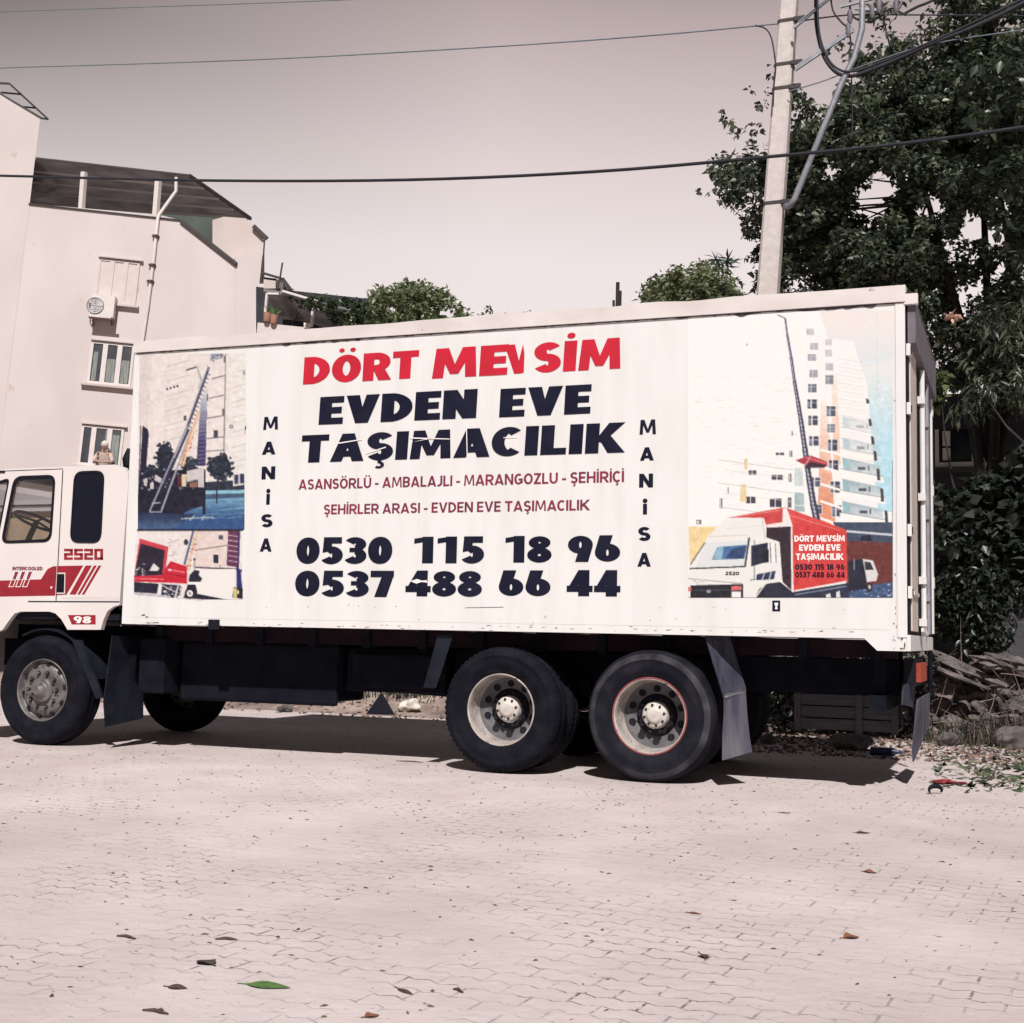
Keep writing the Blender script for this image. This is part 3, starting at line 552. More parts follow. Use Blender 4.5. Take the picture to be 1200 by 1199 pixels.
def frontwheel(cx, side):
    f = (lambda y: .031+y-.02) if side == 0 else (lambda y: BW-.031-y+.02); sg = 1 if side == 0 else -1
    w = empty('wheel', (cx, f(.2), .522), parent=truck)
    mb = MB(); mb.lathe(tyre_profile(f(0), sg), cx, .522, 132, 0, None); mb.build('tyre', M['tyre'], w)
    mb = MB(); mb.lathe([(r, f(y)) for r, y in [(.302,.060),(.298,.044),(.291,.040),(.283,.052),(.277,.095),(.262,.105),(.250,.085),(.232,.072),(.19,.058),(.165,.056),(.150,.060),(.12,.06)]], cx, .522, 64)
    for k in range(10):
        a = 2*PI*k/10+.15; mb.disc((cx+.238*math.cos(a), .522+.238*math.sin(a)), .024, f(.070), f(.10), 14, 1)
    mb.build('rim', [M['frontrim'], M['rimdark']], w)
    mb = MB(); mb.lathe([(r, f(y)) for r, y in [(.125,.06),(.118,.03),(.10,.022),(.075,.02),(.07,.0),(.052,-.012),(.040,-.035),(.030,-.04),(.001,-.04)]], cx, .522, 32, 0)
    for k in range(10):
        a = 2*PI*k/10; q = (cx+.168*math.cos(a), .522+.168*math.sin(a)); mb.disc(q, .022, f(.045), f(.056), 12, 1); mb.disc(q, .016, f(.018), f(.05), 6, 0)
    mb.bar((cx-.135, f(.012), .49), (cx-.02, f(.012), .53), .02, .03)
    mb.build('hub', [M['frontrim'], M['rimdark']], w)
for side in (0, 1):
    frontwheel(-7.968, side); rearwheel(-3.239, side); rearwheel(-1.967, side, red=(side == 0), lug=False)

# cargo box: hull, cap rail, corner trim
prof = [(-BL,BZ0),(XN1,BZ0),(XN2,BZN),(0,BZN),(0,BZ1-.02),(-BL,BZ1-.02)]
mb = MB(); mb.loft([(x,0,z) for x,z in prof], [(x,BW,z) for x,z in prof])
box = mb.build('cargo_box', M['paint'], truck)
mb = MB()                                          # cap rail along the top edge, a little wavy, proud of the side
n = 60; xs = np.linspace(-BL-.01, .012, n); g = np.random.default_rng(4)
wob = np.interp(xs, np.linspace(-BL-.1,.1,22), g.normal(0,.005,22))
a0 = BZ1-.105
low = [(x, -.022, a0+ (x+BL)/BL*-.025) for x in xs]; top = [(x, -.026, BZ1+w_) for x, w_ in zip(xs, wob)]
inn = [(x, .14, BZ1+.012+w_) for x, w_ in zip(xs, wob)]; bck = [(x, .002, z) for (x, _, z) in low]
vs = low+top+inn+bck
mb.add(vs, [(i, i+1, n+i+1, n+i) for i in range(n-1)]+[(n+i, n+i+1, 2*n+i+1, 2*n+i) for i in range(n-1)]+[(3*n+i, 3*n+i+1, i+1, i) for i in range(n-1)]+[(0, n, 2*n, 3*n), (n-1, 4*n-1, 3*n-1, 2*n-1)])
mb.box(-BL-.01, .012, BW-.14, BW+.02, BZ1-.10, BZ1+.012)
mb.build('top_rail', M['railpaint'], box)
mb = MB(); g = np.random.default_rng(9)            # torn sealing strip under the rail
n = 240; xs = np.linspace(-BL+.02, -.02, n); th = .007+.004*np.abs(g.normal(size=n)); th += np.where((xs > -1.35) & (xs < -.2), .016*np.abs(np.interp(xs, np.linspace(-7,0,120), g.normal(size=120))), 0); th += np.where((xs > -5.4) & (xs < -4.6), .010*np.abs(np.interp(xs, np.linspace(-7,0,120), g.normal(size=120))), 0)
zt = a0+(xs+BL)/BL*-.025
mb.add([(x, -.0042, z) for x, z in zip(xs, zt)]+[(x, -.0042, z-t_) for x, z, t_ in zip(xs, zt, th)], [(n+i, n+i+1, i+1, i) for i in range(n-1)])
mb.build('sealing_strip', M['seam'], box)
mb = MB()                                          # seams of the side panels, edge angles
for x in np.arange(-BL+.62, -.5, .60): mb.box(x, x+.003, -.0012, .001, BZ0+.09, a0-.045, 0)
mb.box(-BL, -.12, -.0016, .001, BZ0+.066, BZ0+.0685, 0)
for x in np.arange(-BL+.32, -.4, .6): mb.box(x, x+.003, -.0014, .001, BZ0+.004, BZ0+.064, 0)
mb.box(-.075, -.0705, -.0014, .001, BZN+.16, a0-.03, 0)
mb.build('panel_seam', M['railpaint'], box)
mb = MB(); mb.box(-BL-.006, -BL+.03, -.006, .02, BZ0, a0-.02); mb.build('corner_trim', M['paint'], box, bevel=.004)
mb = MB(); mb.box(-.066, .006, -.008, .02, BZN+.10, a0-.03); mb.build('corner_trim', M['paint'], box, bevel=.004)
# scuffs and chips in the paint along the lower edge and the rear corner
mb = MB(); g = np.random.default_rng(12)
def chip(u, v, w_, h_, mi=0):
    k = 9; r = [(u+w_*math.cos(2*PI*i/k)*g.uniform(.5,1.1), v+h_*math.sin(2*PI*i/k)*g.uniform(.4,1.1)) for i in range(k)]
    mb.add([S(a_, b_, -.0017-.0002*mi) for a_, b_ in r], [tuple(range(k))[::-1]], mi)
for u, v, w_, h_ in [(168,721,3.2,1.6),(172,723,2,1),(142,733,1.6,1.6),(176,730,7,.5),(182,730,5,.7)]: chip(u, v, w_, h_)
for i in range(80):
    u = g.uniform(145, 1000); chip(u, 731+ (u-141)*.0105+g.normal(0,1.6), g.uniform(.5,3.5), g.uniform(.25,.5), 0)
for i in range(46): u = g.uniform(1046,1060); chip(u, g.choice([g.uniform(715,762), g.uniform(350,760)]), g.uniform(.3,.8), g.uniform(.6,2.6), 0)
for i in range(26): chip(g.uniform(290,1040), g.uniform(706,730), g.uniform(.3,1.5), g.uniform(.3,.5), 0)
for u, v, w_, h_ in [(1057,745,1.0,9),(1060,757,1.1,5),(1056,760,2.4,1.1)]: chip(u, v, w_, h_, 1)
pxpoly(mb, [(545,712),(590,711.2),(590,711.9),(545,712.6)], -.0018)
mb.build('paint_chip', [M['seam'], M['rust']], box)['kind'] = 'stuff'
# rear end
mb = MB()
mb.box(.0, .022, .03, 2.52, BZN+.12, BZ1-.14); mb.build('door_gap', M['black'], box)
mb = MB(); mb.box(.022, .034, .115, .70, BZN+.15, BZ1-.16); mb.box(.034, .05, .16, .64, 1.5, 1.53); mb.build('rear_door', M['door'], box, bevel=.004)
mb = MB(); mb.box(.022, .034, 1.22, 2.36, BZN+.15, BZ1-.16); mb.box(.034, .046, 1.30, 1.36, BZN+.2, BZ1-.2); mb.build('rear_door', M['hooddoor'], box, bevel=.004)
mb = MB(); mb.box(.022, .045, 2.45, 2.545, BZN+.15, BZ1-.2); mb.build('door_edge', M['paint'], box, bevel=.004)
mb = MB()
mb.tube([(.055, 1.02, BZN+.12), (.055, 1.02, BZ1-.46)], .022, 10)
mb.bar((.055, .85, BZN+.17), (.075, 1.12, BZN+.14), .02, .03)
for z in (BZN+.20, 1.62, 2.3, 3.1): mb.box(.02, .08, .97, 1.07, z, z+.06)
mb.build('locking_bar', M['paint'], box)
mb = MB(); mb.tube([(.05, 1.62, BZN+.14), (.05, 1.62, BZ1-.46)], .02, 10)
for z in (1.5, 2.2, 3.0): mb.box(.02, .07, 1.58, 1.66, z, z+.05)
mb.build('locking_bar', M['galv'], box)
mb = MB()
for v in (409, 478, 621, 694):
    z = S(1063, v)[2]; mb.box(.012, .042, .012, .10, z-.045, z+.045, 0); mb.box(.02, .047, .03, .075, z-.026, z+.026, 1)
for z in (1.7, 2.55, 3.3): mb.box(.0, .05, BW-.08, BW+.035, z-.05, z+.05, 0)
mb.build('door_hinge', [M['paint'], M['black']], box)
mb = MB()                                          # sheet metal hood over the doors
mb.add([(.0,-.01,3.80),(.085,-.01,3.735),(.085,BW,3.735),(.0,BW,3.80),(.085,.012,3.43),(.085,BW,3.43),(.0,.012,3.43),(.0,BW,3.43)], [(0,1,2,3)], 1)
mb.box(.0, .08, .03, BW-.02, 3.40, 3.72, 0); mb.box(.0, .10, -.016, .05, 3.69, 3.77, 1)
mb.build('rear_hood', [M['hood'], M['railpaint']], box)
mb = MB(); mb.box(.0, .03, .0, BW, BZN, BZN+.12); mb.build('rear_sill', M['paint'], box, bevel=.004)

# lettering on the side
kw = dict(wx=.37, wy=.235, gap=.07)
mb = MB()
word(mb, 'DÖRT', 355.5, 450.8, 491, 411.5, vt0=418, shear=.03, **kw)
mb.build('lettering', M['red'], box); mb = MB()
word(mb, 'ME', 507, 443.5, 596, 403.5, vb1=439.5, shear=.05, **kw)
pxpoly(mb, [(591.5,404.5),(603.5,403.7),(611.5,437.5),(602.5,438.2)], -.0034)          # torn V: left arm whole, right arm a sliver
pxpoly(mb, [(607.5,425),(613,403.4),(614.6,415),(613.8,436.7),(606,437.9)], -.0037)
mb.build('lettering', M['red'], box); mb = MB()
word(mb, 'SİM', 625.5, 437, 728.5, 397, vb1=432.3, vt0=401, shear=.05, **kw)
mb.build('lettering', M['red'], box)
mb = MB()
mb = MB(); word(mb, 'EVDEN', 374, 496.4, 559.5, 457, vb1=491.5, vt0=464.5, shear=.04, wx=.38, wy=.235, gap=.07); mb.build('lettering', M['navy'], box)
mb = MB(); word(mb, 'EVE', 585.5, 490, 693, 451, vb1=484, vt0=455.5, shear=.04, wx=.38, wy=.235, gap=.07); mb.build('lettering', M['navy'], box)
mb = MB(); word(mb, 'TAŞIMACILIK', 352.5, 542.5, 731, 495.5, vb1=530.5, vt0=510, shear=.05, wx=.36, wy=.225, gap=.075); mb.build('lettering', M['navy'], box)
mb = MB()
mb = MB(); word(mb, '0530', 347, 661, 460.5, 629, wx=.40, wy=.24, gap=.05); mb.build('lettering', M['navy'], box)
mb = MB(); word(mb, '115', 485, 660.2, 568, 628.5, wx=.40, wy=.24, gap=.15); mb.build('lettering', M['navy'], box)
mb = MB(); word(mb, '18', 592, 659.4, 647, 627.8, wx=.40, wy=.24, gap=.10); mb.build('lettering', M['navy'], box)
mb = MB(); word(mb, '96', 665, 658.6, 727.5, 627.2, wx=.40, wy=.24, gap=.05); mb.build('lettering', M['navy'], box)
mb = MB(); word(mb, '0537', 345.5, 698.8, 462, 669, wx=.40, wy=.24, gap=.05); mb.build('lettering', M['navy'], box)
mb = MB(); word(mb, '488', 475, 698.7, 565.5, 668.8, wx=.40, wy=.24, gap=.05); mb.build('lettering', M['navy'], box)
mb = MB(); word(mb, '66', 584, 698.6, 646, 668.5, wx=.40, wy=.24, gap=.05); mb.build('lettering', M['navy'], box)
mb = MB(); word(mb, '44', 664, 698.5, 727.5, 668.2, wx=.40, wy=.24, gap=.05); mb.build('lettering', M['navy'], box)
mb = MB()
word(mb, 'ASANSÖRLÜ - AMBALAJLI - MARANGOZLU - ŞEHİRİÇİ', 350, 573.3, 731.5, 553, vb1=565.5, vt0=561, wx=.205, wy=.165, gap=.10, space=.30, dy=.0001)
mb.build('lettering', M['maroon'], box); mb = MB()
word(mb, 'ŞEHİRLER ARASI - EVDEN EVE TAŞIMACILIK', 379.5, 602.8, 691, 586, vb1=598, vt0=591, wx=.205, wy=.165, gap=.10, space=.30, dy=.0001)
mb.build('lettering', M['maroon'], box)
for chars in ([('M',308.5,326.5,504,488),('A',307,323.5,533,517.3),('N',306.5,323,562,546.5),('i',312,316.8,591.5,573),('S',306,320,618,602.5),('A',304.5,319,646.5,631)],
              [('M',749.5,769,509.5,491.5),('A',750,766.5,540,524),('N',749,765.5,571.5,555),('i',753.5,758.5,603,584.5),('S',748,762.5,634,617.5),('A',747,763,664,648)]):
    mb = MB()
    for ch, u0, u1, vb, vt in chars: word(mb, ch, u0, vb, u1, vt, wx=.30, wy=.22)
    mb.build('lettering', M['navy'], box)
mb = MB()                                          # scratches across the letters
for pts in ([(395,519),(424,514.5),(424,515.6),(396,520.2)],[(428,531),(452,523.5),(452.5,524.6),(429,532)],[(480,512.6),(527,514),(527,515),(480,514)],[(484,518),(505,513),(505.5,514)],
            [(590,512.5),(606,512),(606,512.8),(590,513.4)],
            [(481,681),(489,678.5),(494,680.5),(500,680),(501,683),(494,682),(488,684),(484,682.5)],[(546,495.5),(547,494.5),(548,535),(547,535)]): pxpoly(mb, pts, -.0062)
mb.build('scratch', M['white'], box)['kind'] = 'stuff'

# printed pictures
wt = (236,228,222)
sh = Sheet(156, 414, 290, 704, wt, 1.0)
sh.poly([(156,414),(270,414),(266,560),(156,560)], (233,221,216)); sh.poly([(156,414),(178,414),(170,560),(156,560)], (224,210,205))
for y in range(9):                                  # the pale block of flats
    yy = 422+y*17.5
    sh.line((196-y,yy+8),(222-y*.5,yy), .9, (186,172,172), .75); sh.line((192-y,yy+14),(218-y*.5,yy+8), .6, (205,192,190), .8); sh.line((272,yy+15),(290,yy+10), .8, (182,170,172), .7); sh.line((272,yy+21),(289,yy+17), .6, (205,192,190), .8)
for a_, b_ in (((248,444),(264,440)),((245,467),(262.5,463)),((241.5,490.6),(262,487)),((242,514),(262,512)),((240,529),(262.5,527.5))): sh.line(a_, b_, 1.1, (90,85,92))
sh.line((264.5,414),(262.5,546), 1, (140,130,135)); sh.line((264,440),(262,530), 1.2, (105,98,105), .6)
for x, y, w_, h_ in ((289,412,3.5,6),(291,487,2,6),(289,504,4,9),(253,509,5,9),(243,466,2,8),(241.6,485,2,9),(261.5,483,1.6,8),(217,490,3,6),(263,421,1.6,8)): sh.rect(x, y, w_, h_, (70,68,80))
for x in (196,200,204,208): sh.oval(x, 456-(x-196)*.28, 1.2, 1.4, (35,32,42))
sh.poly([(247,415),(262,411),(261,420),(246,423)], (150,152,165)); sh.specks([(247,418),(262,415),(258,428),(247,426)], [(70,72,90),(215,205,205)], 26, 1.0, 1)
sh.line((218,434),(231,430), 1.6, (60,60,66)); sh.line((231,430),(236,446), 2.4, (175,180,178)); sh.line((236,446),(232,456), 1.5, (180,180,180))
for x, y in ((287,437),(291,484),(271,500)): sh.oval(x, y, 2.2, 2.2, (95,90,98)); sh.oval(x, y, 1.1, 1.1, wt)
sh.grad([(235,470),(243,455),(241,546),(230,546)], (205,205,212), (62,56,96), 462, 520)                    # lift shaft
for k in range(12): sh.line((232,492+k*4.6),(241.5,491+k*4.6), .8, (165,155,180), .7)
for cx_, cy_, rx_, ry_, sd in ((193,537,11.5,20,2),(258,548,16,17,3),(222,545,9,9,4),(177,553,7,8,5)):      # trees
    sh.oval(cx_, cy_, rx_*.8, ry_*.85, (38,42,58)); g = np.random.default_rng(sd)
    for _ in range(60):
        a_ = g.uniform(0, 2*PI); q = math.sqrt(g.uniform(.1,1)); sh.oval(cx_+rx_*q*math.cos(a_), cy_+ry_*q*math.sin(a_), g.uniform(1,3), g.uniform(1,2.4), [(30,33,50),(44,50,66),(62,72,82),(120,125,130)][int(g.choice(4, p=[.45,.3,.2,.05]))])
sh.poly([(167,499),(173,503),(174.5,508),(171,553),(164,553)], (38,34,58)); sh.line((165,499),(161,620), 1.0, (60,55,70))
sh.poly([(163,552),(241,550),(241,600),(205,608),(160,606)], (30,29,48)); sh.specks([(163,552),(240,550),(240,573),(163,575)], [(70,70,92),(26,26,44),(140,138,145),(52,55,72)], 120, 1.5, 6)
for p in ([(182,556),(190,561),(188,566),(181,563)],[(168,562),(173,560),(172,570),(169,569)],[(176,566),(180,565),(180,573),(176,573)],[(219,552),(237,548),(238,560),(219,565)],[(232,550),(239,549),(239,571),(232,571)]): sh.poly(p, (205,196,196))
sh.poly([(208,558),(215,557),(214,571),(208,571)], (92,38,48)); sh.poly([(222,566),(231,565),(231,571),(222,571)], (150,105,85)); sh.poly([(213,556),(219,556),(218,570),(213,570)], (215,200,170))
sh.poly([(241,565),(290,562),(290,574),(241,576)], (46,48,66)); sh.poly([(273,556),(289,555),(289,568),(273,570)], (216,208,205)); sh.rect(277,562,4.5,11,(54,58,92)); sh.rect(284,561,5,11,(50,54,88)); sh.poly([(288,548),(292,543),(291,576),(287,576)], (50,46,66))
sh.grad([(241,575),(290,574),(288,621),(159,621),(160,605),(205,607),(222,598),(241,592)], (140,190,208), (52,84,132), 576, 606)  # road in the picture
for k in range(26):
    g = np.random.default_rng(50+k); x = g.uniform(225,288); y = g.uniform(577,612); sh.line((x-8,y+1),(x+8,y-.6), .8, [(180,212,222),(58,84,120)][k%2], .5)
sh.poly([(241,579),(289,578),(289,583),(241,585)], (72,88,118)); sh.grad([(160,600),(230,603),(200,621),(159,621)], (36,42,72), (70,96,132), 600, 618)
sh.rect(239,590,3.2,26,(34,30,44)); sh.rect(254.2,578,1.8,24,(40,38,50)); sh.line((212,608),(250,606), 1.2, (190,195,200)); sh.line((228,604),(222,610), 1.2, (190,195,200)); sh.line((240,604),(236,610), 1.2, (190,195,200))
sh.line((245,430),(219,502), 3.4, (120,125,148)); sh.line((244,434),(221,498), 1.4, (52,54,76))                # the lift's ladder
for k in range(14): sh.line((243-k*1.7,438+k*4.7),(246.5-k*1.7,440+k*4.7), .9, (60,60,82))
sh.line((219,500),(175.5,599), 2.0, (152,152,168)); sh.line((224.5,502),(189,599), 2.0, (166,164,176)); sh.line((221,503),(190,574), 3.0, (44,44,68), .9)
sh.line((233,482),(226,504), 3, (226,184,150)); sh.line((226,504),(213,546), 5, (220,170,138)); sh.line((227,502),(215,546), 1.2, (246,222,190)); sh.specks([(228,500),(232,500),(216,550),(209,550)], [(250,235,215),(175,110,90),(120,80,80)], 40, .8, 9)
for a_, b_ in (((178,590),(188,589)),((175,600),(190,600))): sh.line(a_, b_, 1.2, (180,178,186))
sh.poly([(156,620.5),(288.5,620.5),(288.5,622.2),(156,622.2)], (26,26,40)); sh.line((288.4,570),(286.8,621), 1.1, (40,40,54))
# lower picture
sh.poly([(156,622.5),(290,622.5),(290,704),(156,704)], (234,224,220)); sh.poly([(229,622.5),(268,622.5),(266,664),(226,664)], (228,208,202))
sh.line((228,645),(267,639), 1.1, (120,98,104)); sh.line((229,665),(277,667), 1.8, (84,64,78)); sh.line((196,637),(210,632.5), .8, (175,160,160)); sh.line((196,652),(208,649), .8, (175,160,160)); sh.specks([(197,630),(222,624),(220,655),(197,660)], [(150,140,142),(90,84,92)], 9, .7, 3)
sh.poly([(267.5,622.5),(281,622.5),(279,665),(265.5,663)], (104,56,86)); [sh.line((267,627+k*6),(280,629+k*6), 1.0, (205,170,185)) for k in range(6)]; sh.poly([(279.5,622.5),(281.5,622.5),(280,666),(278,666)], (48,40,92))
sh.rect(253,655,6,10,(42,44,62)); sh.rect(251,677.5,6,9,(42,44,62)); sh.rect(258.5,678,4.5,9,(140,170,160)); sh.rect(259,630,5,5,(70,70,86)); sh.line((258,662),(257.5,683), .8, (70,76,84))
sh.poly([(277,664),(282,668),(284,690),(277.5,689)], (40,44,108)); sh.rect(283.5,669,2.4,3,(30,30,44)); sh.poly([(271.5,688),(285,690),(284.5,702),(271.5,700)], (36,34,42)); sh.rect(275.5,695,4.5,11,(214,196,120)); sh.rect(279,694,2.2,4,(220,210,190))
sh.poly([(218,683),(226,667),(276,667),(272,703),(229,697)], (240,234,230)); sh.poly([(220,685),(229,685),(232,696),(272,704),(271.5,705),(215,701)], (34,32,50)); sh.poly([(232,686),(273,690),(272,703),(231,696)], (240,234,230))
sh.poly([(222,674),(228,668),(234,669),(233,674),(237,678),(235,682),(221,682)], (34,34,48)); sh.oval(228,655.5,1.5,1.5,(40,38,50)); sh.line((228,656),(228,668), .9, (60,60,72)); sh.oval(218,635.5,2.6,3.6,(50,46,60))
sh.line((226.5,622.5),(216,662), 2.6, (88,96,130)); sh.line((231,622.5),(219.5,668), 4.2, (226,196,172)); sh.specks([(229,624),(234,624),(222,668),(217,668)], [(190,84,70),(248,240,228),(160,70,64)], 34, .8, 11)
sh.poly([(163.5,631),(197.5,641),(193,675),(157,676)], (206,66,84)); sh.poly([(165,637),(193,645),(190,674),(157,675)], (40,33,50)); sh.poly([(175,669),(180,660),(187,666),(185,669)], (226,216,214)); sh.specks([(158,664),(170,660),(170,674),(158,674)], [(150,150,165),(230,220,222),(84,80,98)], 20, 1.2, 13)
sh.poly([(193,667),(200,657.5),(219,664),(219.5,684),(157,681.5),(157,675.5),(190,675)], (200,32,52)); sh.line((196,667),(217,671), 1.0, (240,150,160)); sh.line((194,672),(218,676), 1.0, (140,16,34)); sh.oval(199,668,2,1.4,(240,205,205)); sh.line((157,678),(192,679), 1.2, (246,130,140))
sh.poly([(157,682),(212,686),(208,700),(186,696),(157,694)], (36,35,54)); sh.specks([(183,686),(214,688),(208,702),(190,699)], [(228,220,222),(70,70,90),(30,30,46),(140,138,150)], 60, 1.3, 15); sh.line((190,686),(206,694), 1.2, (205,200,204)); sh.line((209,686),(205,701), 1.6, (230,224,222)); sh.poly([(186,684),(190,685),(189,696),(184,696)], (236,230,228))
sh.poly([(157,694),(186,697),(214,703),(214,704),(157,697)], (200,188,196)); sh.oval(222.5,695.5,6,6.5,(28,27,40)); sh.oval(222.5,695.5,3.6,4,(236,230,228)); sh.oval(222.5,695.5,1.4,1.6,(130,125,130))
sh.build('side_print', box, keep=[(163,414.5),(287.9,413),(288.6,500),(287,560),(286.5,621.5),(284.3,623),(284.6,703),(229.5,703.6),(155.5,697),(158,640),(160.5,620)])

wt2 = (247,244,241)
sh = Sheet(804, 362, 1050, 702, wt2, 1.0)
sh.grad([(960,362),(1047,362),(1047,600),(1030,600)], (240,230,226), (206,228,236), 380, 480); sh.grad([(1010,430),(1047,420),(1047,600),(1026,600)], (234,232,230), (186,222,234), 430, 520); sh.line((1028,366),(1028,480), .7, (190,222,228), .8)
sh.poly([(960,395),(1000,400),(1016,450),(1022,520),(1030,612),(940,612),(944,400)], (247,242,239))
g = np.random.default_rng(21)
for k in range(130): x = g.uniform(812,930); y = g.uniform(440,600); sh.line((x,y),(x+g.uniform(3,12),y+g.uniform(-1,2)), .6, (212,205,196), .5)
for k in range(20): y = 420+k*9.4; sh.line((981+k*.3,y),(1010+k*1.3,y+5+k*.3), .6, (196,192,192), .6); sh.line((985,y+5),(1008+k,y+9), .5, (214,208,206), .7)
sh.grad([(962,470),(969,470),(979,614),(958,614)], (246,228,216), (226,150,118), 480, 590); sh.grad([(974,440),(981,440),(985,545),(977,545)], (247,232,222), (240,190,162), 450, 545)
DK = (70,72,92)
def win(x, y, w_, h_, al=1.0):
    sh.rect(x, y, w_+1.6, h_+1.6, (250,246,242), al); sh.rect(x, y, w_, h_, DK, al); sh.line((x-w_*.12,y-h_/2),(x-w_*.12,y+h_/2), 1.1, (245,240,236), al); sh.line((x-w_/2,y-h_*.18),(x+w_/2,y-h_*.12), .8, (235,232,232), al*.8); sh.rect(x-w_*.32, y+h_*.1, w_*.3, h_*.5, (150,165,180), al*.7)
for x, y, q in ((949.5,389,.25),(954,406,.35),(951.5,419,.45),(953.5,438,.5),(952,455,.75),(952,473.5,1),(953,493,1),(954,517,1),(956,565,.9),(957.5,597,.9)): win(x, y, 8+q*3, 6+q*5, q)
for x, y, q in ((971,401,.2),(971,414,.25),(972,430,.35),(972,445,.65),(974,482,.9),(974,502,.6),(976,522,1),(977,546,1),(979,571,1),(981,599,1)): win(x, y, 7+q*4, 6+q*7, q)
for k in range(6): sh.line((961,527+k*20),(990,534+k*21), 3.0, (247,242,238)); 
for k, (y, al) in enumerate(((492,.3),(517,.5),(541,.9),(566,1),(592,1))):       # balconies of the right wing
    sh.grad([(987,y-5),(1028+k*1.5,y+5),(1030+k*1.5,y+18),(988,y+10)], (150,172,180), (208,214,216), y-2, y+16, al*.85); sh.poly([(984,y+9),(1031+k*2,y+18),(1032+k*2,y+25),(985,y+17)], (248,244,240), al); sh.line((984,y+8),(1031+k*2,y+17.5), .8, (120,135,145), al*.8); sh.poly([(988,y-3),(995,y-1),(996,y+9),(988,y+8)], (146,186,192), al*.8)
    sh.rect(1008+k, y+8, 9, 3.4, (62,66,82), al*.9); sh.rect(1016+k, y+7.5, 2, 6, (62,66,82), al*.7)
for x, y, h_ in ((1016,470,6),(1019,495,9),(1022,516,10),(1025,534,12),(1028.6,556,14),(1033,580,16),(1038,606,16)): sh.poly([(x-1.5,y-h_/2),(x+2,y-h_/2+1),(x+3,y+h_/2),(x-.5,y+h_/2)], (74,64,72))
for x, y, w_, h_ in ((882,553.7,9,5),(911,559.5,13,5.5),(926,560,3,10),(880,586,11,8),(909,589.5,14,10),(925.5,589,4,12),(914,532,10,2.4),(927,532,3,7),(928,508,2.2,5),(875,404,1.4,2.4),(845,590,2.4,12),(853,575,1.2,8)): sh.rect(x, y, w_, h_, (66,64,80)); sh.line((x-.5,y-h_/2),(x-.5,y+h_/2), .8, (214,210,206))
for p in ([(868,568),(874,567),(875,588),(867,588)],[(872,538),(876,537),(876,550),(872,550)]): sh.poly(p, (232,206,160))
for y in (545,572,600): sh.line((842,y-6),(930,y+6), .9, (206,200,194)); sh.line((850,y+6),(930,y+16), .7, (224,216,206))
sh.poly([(931,548),(940,549),(942,570),(931,569)], (206,216,216)); sh.poly([(931,577),(942,578),(943,600),(931,599)], (170,186,190)); sh.line((931,592),(943,593), .8, (240,238,236))
pts = [(911,369),(920,373),(922.5,392),(927,418),(931,447),(935,470),(938.5,492),(943,524),(948,560),(953,590),(957.5,611)]                # the lift mast in the picture
for i, (a_, b_) in enumerate(zip(pts, pts[1:])):
    w_ = .9+i*.55; sh.line(a_, b_, w_*1.35, (58,60,86)); sh.line((a_[0]-.4,a_[1]),(b_[0]-.4,b_[1]), w_*.4, (205,200,204), .9)
for k in range(34): t_ = k/34; x = 931+26*t_; y = 447+164*t_; sh.line((x-1.5-2.4*t_,y),(x+2+2*t_,y+1), .8, (44,46,70))
sh.line((949,555),(946,545), 2, (40,40,56)); sh.poly([(932,539.5),(949.5,533.5),(969,541),(969.5,546.5),(950,545),(940,543.5)], (178,58,70)); sh.poly([(943,546),(950,541),(969,545),(966,548.5),(947,548.5)], (62,40,54)); sh.line((950,534),(942,548), 1.0, (235,180,180)); sh.line((945,536),(968,543), .8, (228,150,150))
# its street and wall
sh.poly([(976,612),(1046,612),(1046,640),(992,642)], (66,76,98)); sh.line((985,622),(1046,627), 2.6, (205,208,212)); sh.poly([(1010,628),(1020,627),(1022,634),(1008,634)], (34,36,52)); sh.poly([(990,634),(1046,636),(1046,682),(1020,690),(992,690)], (108,52,48)); [sh.line((992,641+k*5),(1046,640+k*5.2), .6, (88,42,42), .7) for k in range(8)]
sh.poly([(990,690),(1046,682),(1046,702),(990,702)], (64,84,122)); sh.specks([(994,690),(1046,684),(1046,700),(994,700)], [(190,200,212),(40,52,84),(96,120,156)], 70, 1.0, 31)
sh.poly([(994,658),(1012,654.5),(1016,690),(995,693)], (32,36,54)); sh.poly([(1011,655),(1023,657),(1029,673),(1027,681),(1016,682)], (222,216,214)); sh.poly([(1013,658),(1020,659),(1024,668),(1014,668)], (46,48,64)); sh.oval(1019,688,3.4,5.2,(30,28,40)); sh.oval(1019,688,1.6,2.6,(210,205,205)); sh.line((1001,655),(1001,668), 1.2, (150,160,170))
# truck in the picture
sh.poly([(807,617),(840,617.5),(824,640),(808,661)], (238,212,158)); sh.rect(819,612,6,5,(120,118,120)); sh.rect(818,612,2,2.4,wt2)
RD = (212,66,64)
sh.poly([(853.5,606.5),(920,594.5),(992,621),(993,681),(930,692.5),(928,615.5),(898,617),(895,607)], RD); sh.poly([(853.5,606.5),(920,594.5),(917,612),(898,615),(895,607)], (206,72,72)); sh.poly([(920,594.5),(992,621),(928,612.5)], (218,76,72)); sh.line((922,603),(985,622), .7, (240,150,146)); sh.line((858,606),(915,598), .7, (240,160,156))
sh.poly([(898,617.5),(927,616.5),(928.5,693),(917,682),(913.5,635),(898,630)], (52,36,46)); sh.poly([(917.5,595.5),(922,595),(928.5,615),(930,692.5),(927.5,692.5),(926.5,617),(899,618.5),(898,615),(917,612)], (242,232,228)); sh.line((929,692.6),(993,681), 1.0, (245,220,216))
